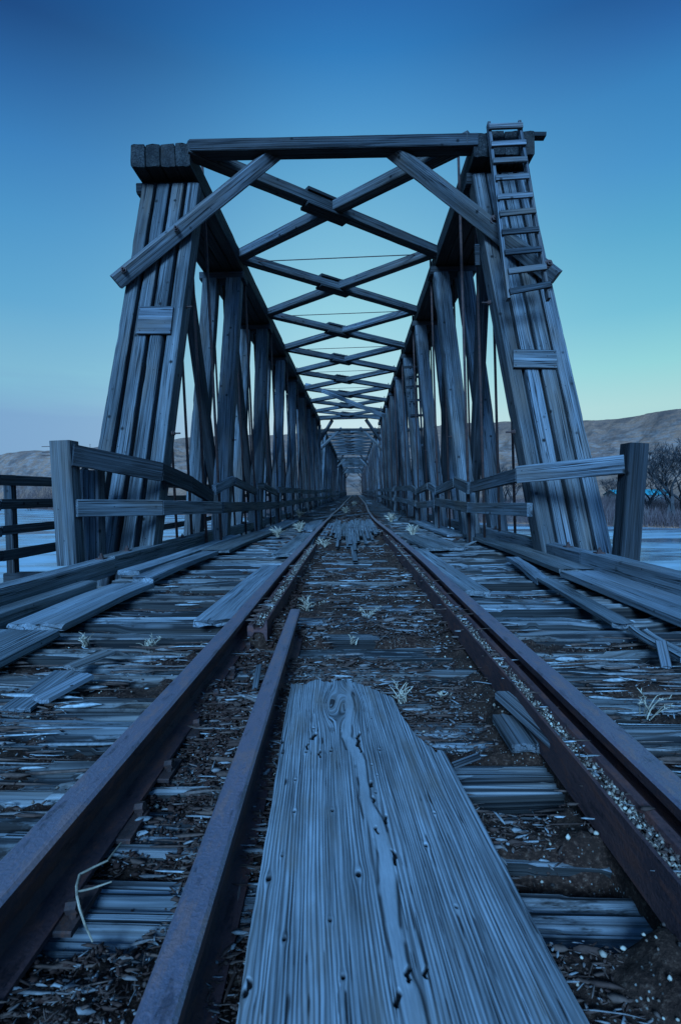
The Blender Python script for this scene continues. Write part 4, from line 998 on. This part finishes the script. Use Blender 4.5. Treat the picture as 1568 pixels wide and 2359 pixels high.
def thicket(name, label, n, fn, hr, seed, thick=.02, kind='stuff'):
    g = np.random.default_rng(seed); x, y = fn(g, n); z = ground_h(x, y)-.1
    h = hr[0]+(hr[1]-hr[0])*g.random(n)*(.4+.9*fbm(x*.08, y*.08, 0, 3, seed))
    Vs = []; 
    lx, ly = g.normal(0, .22, n)*h, g.normal(0, .22, n)*h; a = g.random(n)*math.pi; w = thick*(.6+g.random(n))
    wx, wy = np.cos(a)*w, np.sin(a)*w
    b0 = np.stack([x, y, z], -1); wv = np.stack([wx, wy, 0*wx], -1); m_ = b0+np.stack([lx*.35, ly*.35, h*.55], -1); t_ = b0+np.stack([lx, ly, h], -1)
    V = np.stack([b0-wv, b0+wv, m_+wv*.8, m_-wv*.8, t_+wv*.3, t_-wv*.3], 1)
    F = ((np.arange(n)*6)[:, None, None]+np.array([(0, 1, 2, 3), (3, 2, 4, 5)])[None]).reshape(-1, 4)
    rc = np.repeat(np.clip(fbm(x*.06, y*.06, 0, 3, seed+1)*1.3-.15+g.normal(0, .15, n), 0, 1), 6)
    return soup(name, [(V.reshape(-1, 3), F, rc)], BUSH, label, 'thicket')
def along_far(x0, x1, d0, d1):
    def f(g, n):
        x = x0+(x1-x0)*g.random(n); d = d0+(d1-d0)*g.random(n)**1.3; y = shore_far(x)+1.232*d
        cl = fbm(x*.12, y*.12, 0, 2, 77); x = x+(g.random(n)-.5)*2*(1-cl); return x, y
    return f
thicket('riverside_thicket', 'reddish brown willow thicket along the far bank right of the bridge', 90000, along_far(4, 130, 1, 45), (.8, 4.2), 5, .03)
thicket('riverside_thicket', 'grey brown thicket along the far bank left of the bridge', 90000, along_far(-330, -4, 1, 60), (.8, 4.8), 6, .05)
def nb_f(g, n):
    x = 7+14*g.random(n); y = 6+16*g.random(n); return x, y
thicket('bank_weeds', 'dry weeds on the near bank beyond the right handrail post', 12000, nb_f, (.15, .7), 9, .006)

def paint(name, c, rough=.5):
    b = NB(name); n = b.noise(b.obj(), 2.5, 4); b.l(b.mix(b.ramp(n, [(.4, 0.0), (.8, .35)]), (*c, 1), (c[0]*.5, c[1]*.5, c[2]*.5, 1)), b.p.inputs['Base Color']); b.p.inputs['Roughness'].default_value = rough; return b.m
TEAL = paint('teal_roof_metal', (.03, .20, .21)); WALLM = paint('shed_wall', (.12, .11, .10)); WHITE = paint('white_siding', (.62, .64, .66)); DARKW = paint('dark_window', (.02, .02, .025), .2)
def house(label, x, y, w, d, h, rh, mr, mw, rz=0.0, name='shed', cat='shed', nwin=3):
    z = float(ground_h(np.array(x), np.array(y)))-.1
    t = thing(name, label, cat, (0, 0, 0))
    mb = MB(); V = [(-w/2, -d/2, 0), (w/2, -d/2, 0), (w/2, d/2, 0), (-w/2, d/2, 0), (-w/2, -d/2, h), (w/2, -d/2, h), (w/2, d/2, h), (-w/2, d/2, h), (-w/2, 0, h+rh), (w/2, 0, h+rh)]
    mb.add(V, [(0, 1, 5, 4), (2, 3, 7, 6), (1, 2, 6, 9, 5), (3, 0, 4, 8, 7), (3, 2, 1, 0)]); mb.build('wall', mw, t)
    mb = MB(); e = .35
    for sg in (-1, 1):
        a = np.array([(-w/2-e, sg*(d/2+e), h-e*rh/(d/2)+.05), (w/2+e, sg*(d/2+e), h-e*rh/(d/2)+.05), (w/2+e, 0, h+rh+.05), (-w/2-e, 0, h+rh+.05)])
        mb.add(np.concatenate([a, a+np.array([0, 0, .12])]), [(0, 1, 2, 3), (4, 5, 6, 7), (0, 1, 5, 4), (1, 2, 6, 5), (3, 0, 4, 7), (2, 3, 7, 6)])
    mb.build('roof', mr, t)
    for i in range(nwin):
        mb = MB(); cx = -w/2+w*(i+.5)/nwin; beam_into(mb, (cx-.5, -d/2-.02, h*.6), (cx+.5, -d/2-.02, h*.6), .08, .8, seg=2, rough=0, nq=2); mb.build('window', DARKW, t)
    t.location = (x, y, z); t.rotation_euler = (0, 0, rz)
p = W(1465, 1142, 165); house('long shed with a teal metal roof among the trees on the right bank', p.x, p.y, 18, 8, 3.6, 1.6, TEAL, WALLM, R(4))
p = W(1236, 1147, 150); house('white trailer seen beside the right portal, on the far bank', p.x, p.y, 7, 3, 2.3, .25, WHITE, WHITE, 0, 'trailer', 'trailer', 2)
p = W(873, 1130, 185); 
house('small dark hut beside the track at the far end of the bridge', 3.9, 168, 2.4, 2.4, 3.6, .7, WOODD, WALLM, 0, 'hut', 'hut', 1)
# mast on the left skyline
p = W(208, 1020, 560); zg = float(ground_h(np.array(p.x), np.array(p.y)))
t = thing('mast', 'thin lattice mast standing on the crest of the left hills', 'mast', (p.x, p.y, zg))
for sx_ in (-1, 1):
    mb = MB(); tube_into(mb, [(p.x+sx_*.8, p.y, zg-1), (p.x+sx_*.3, p.y, zg+17)], .14, 4); mb.build('leg', IRON, t)
for z in (4, 8, 12, 16): mb = MB(); tube_into(mb, [(p.x-1.0, p.y, zg+z), (p.x+1.0, p.y, zg+z+.5)], .1, 4); mb.build('crossbar', IRON, t)
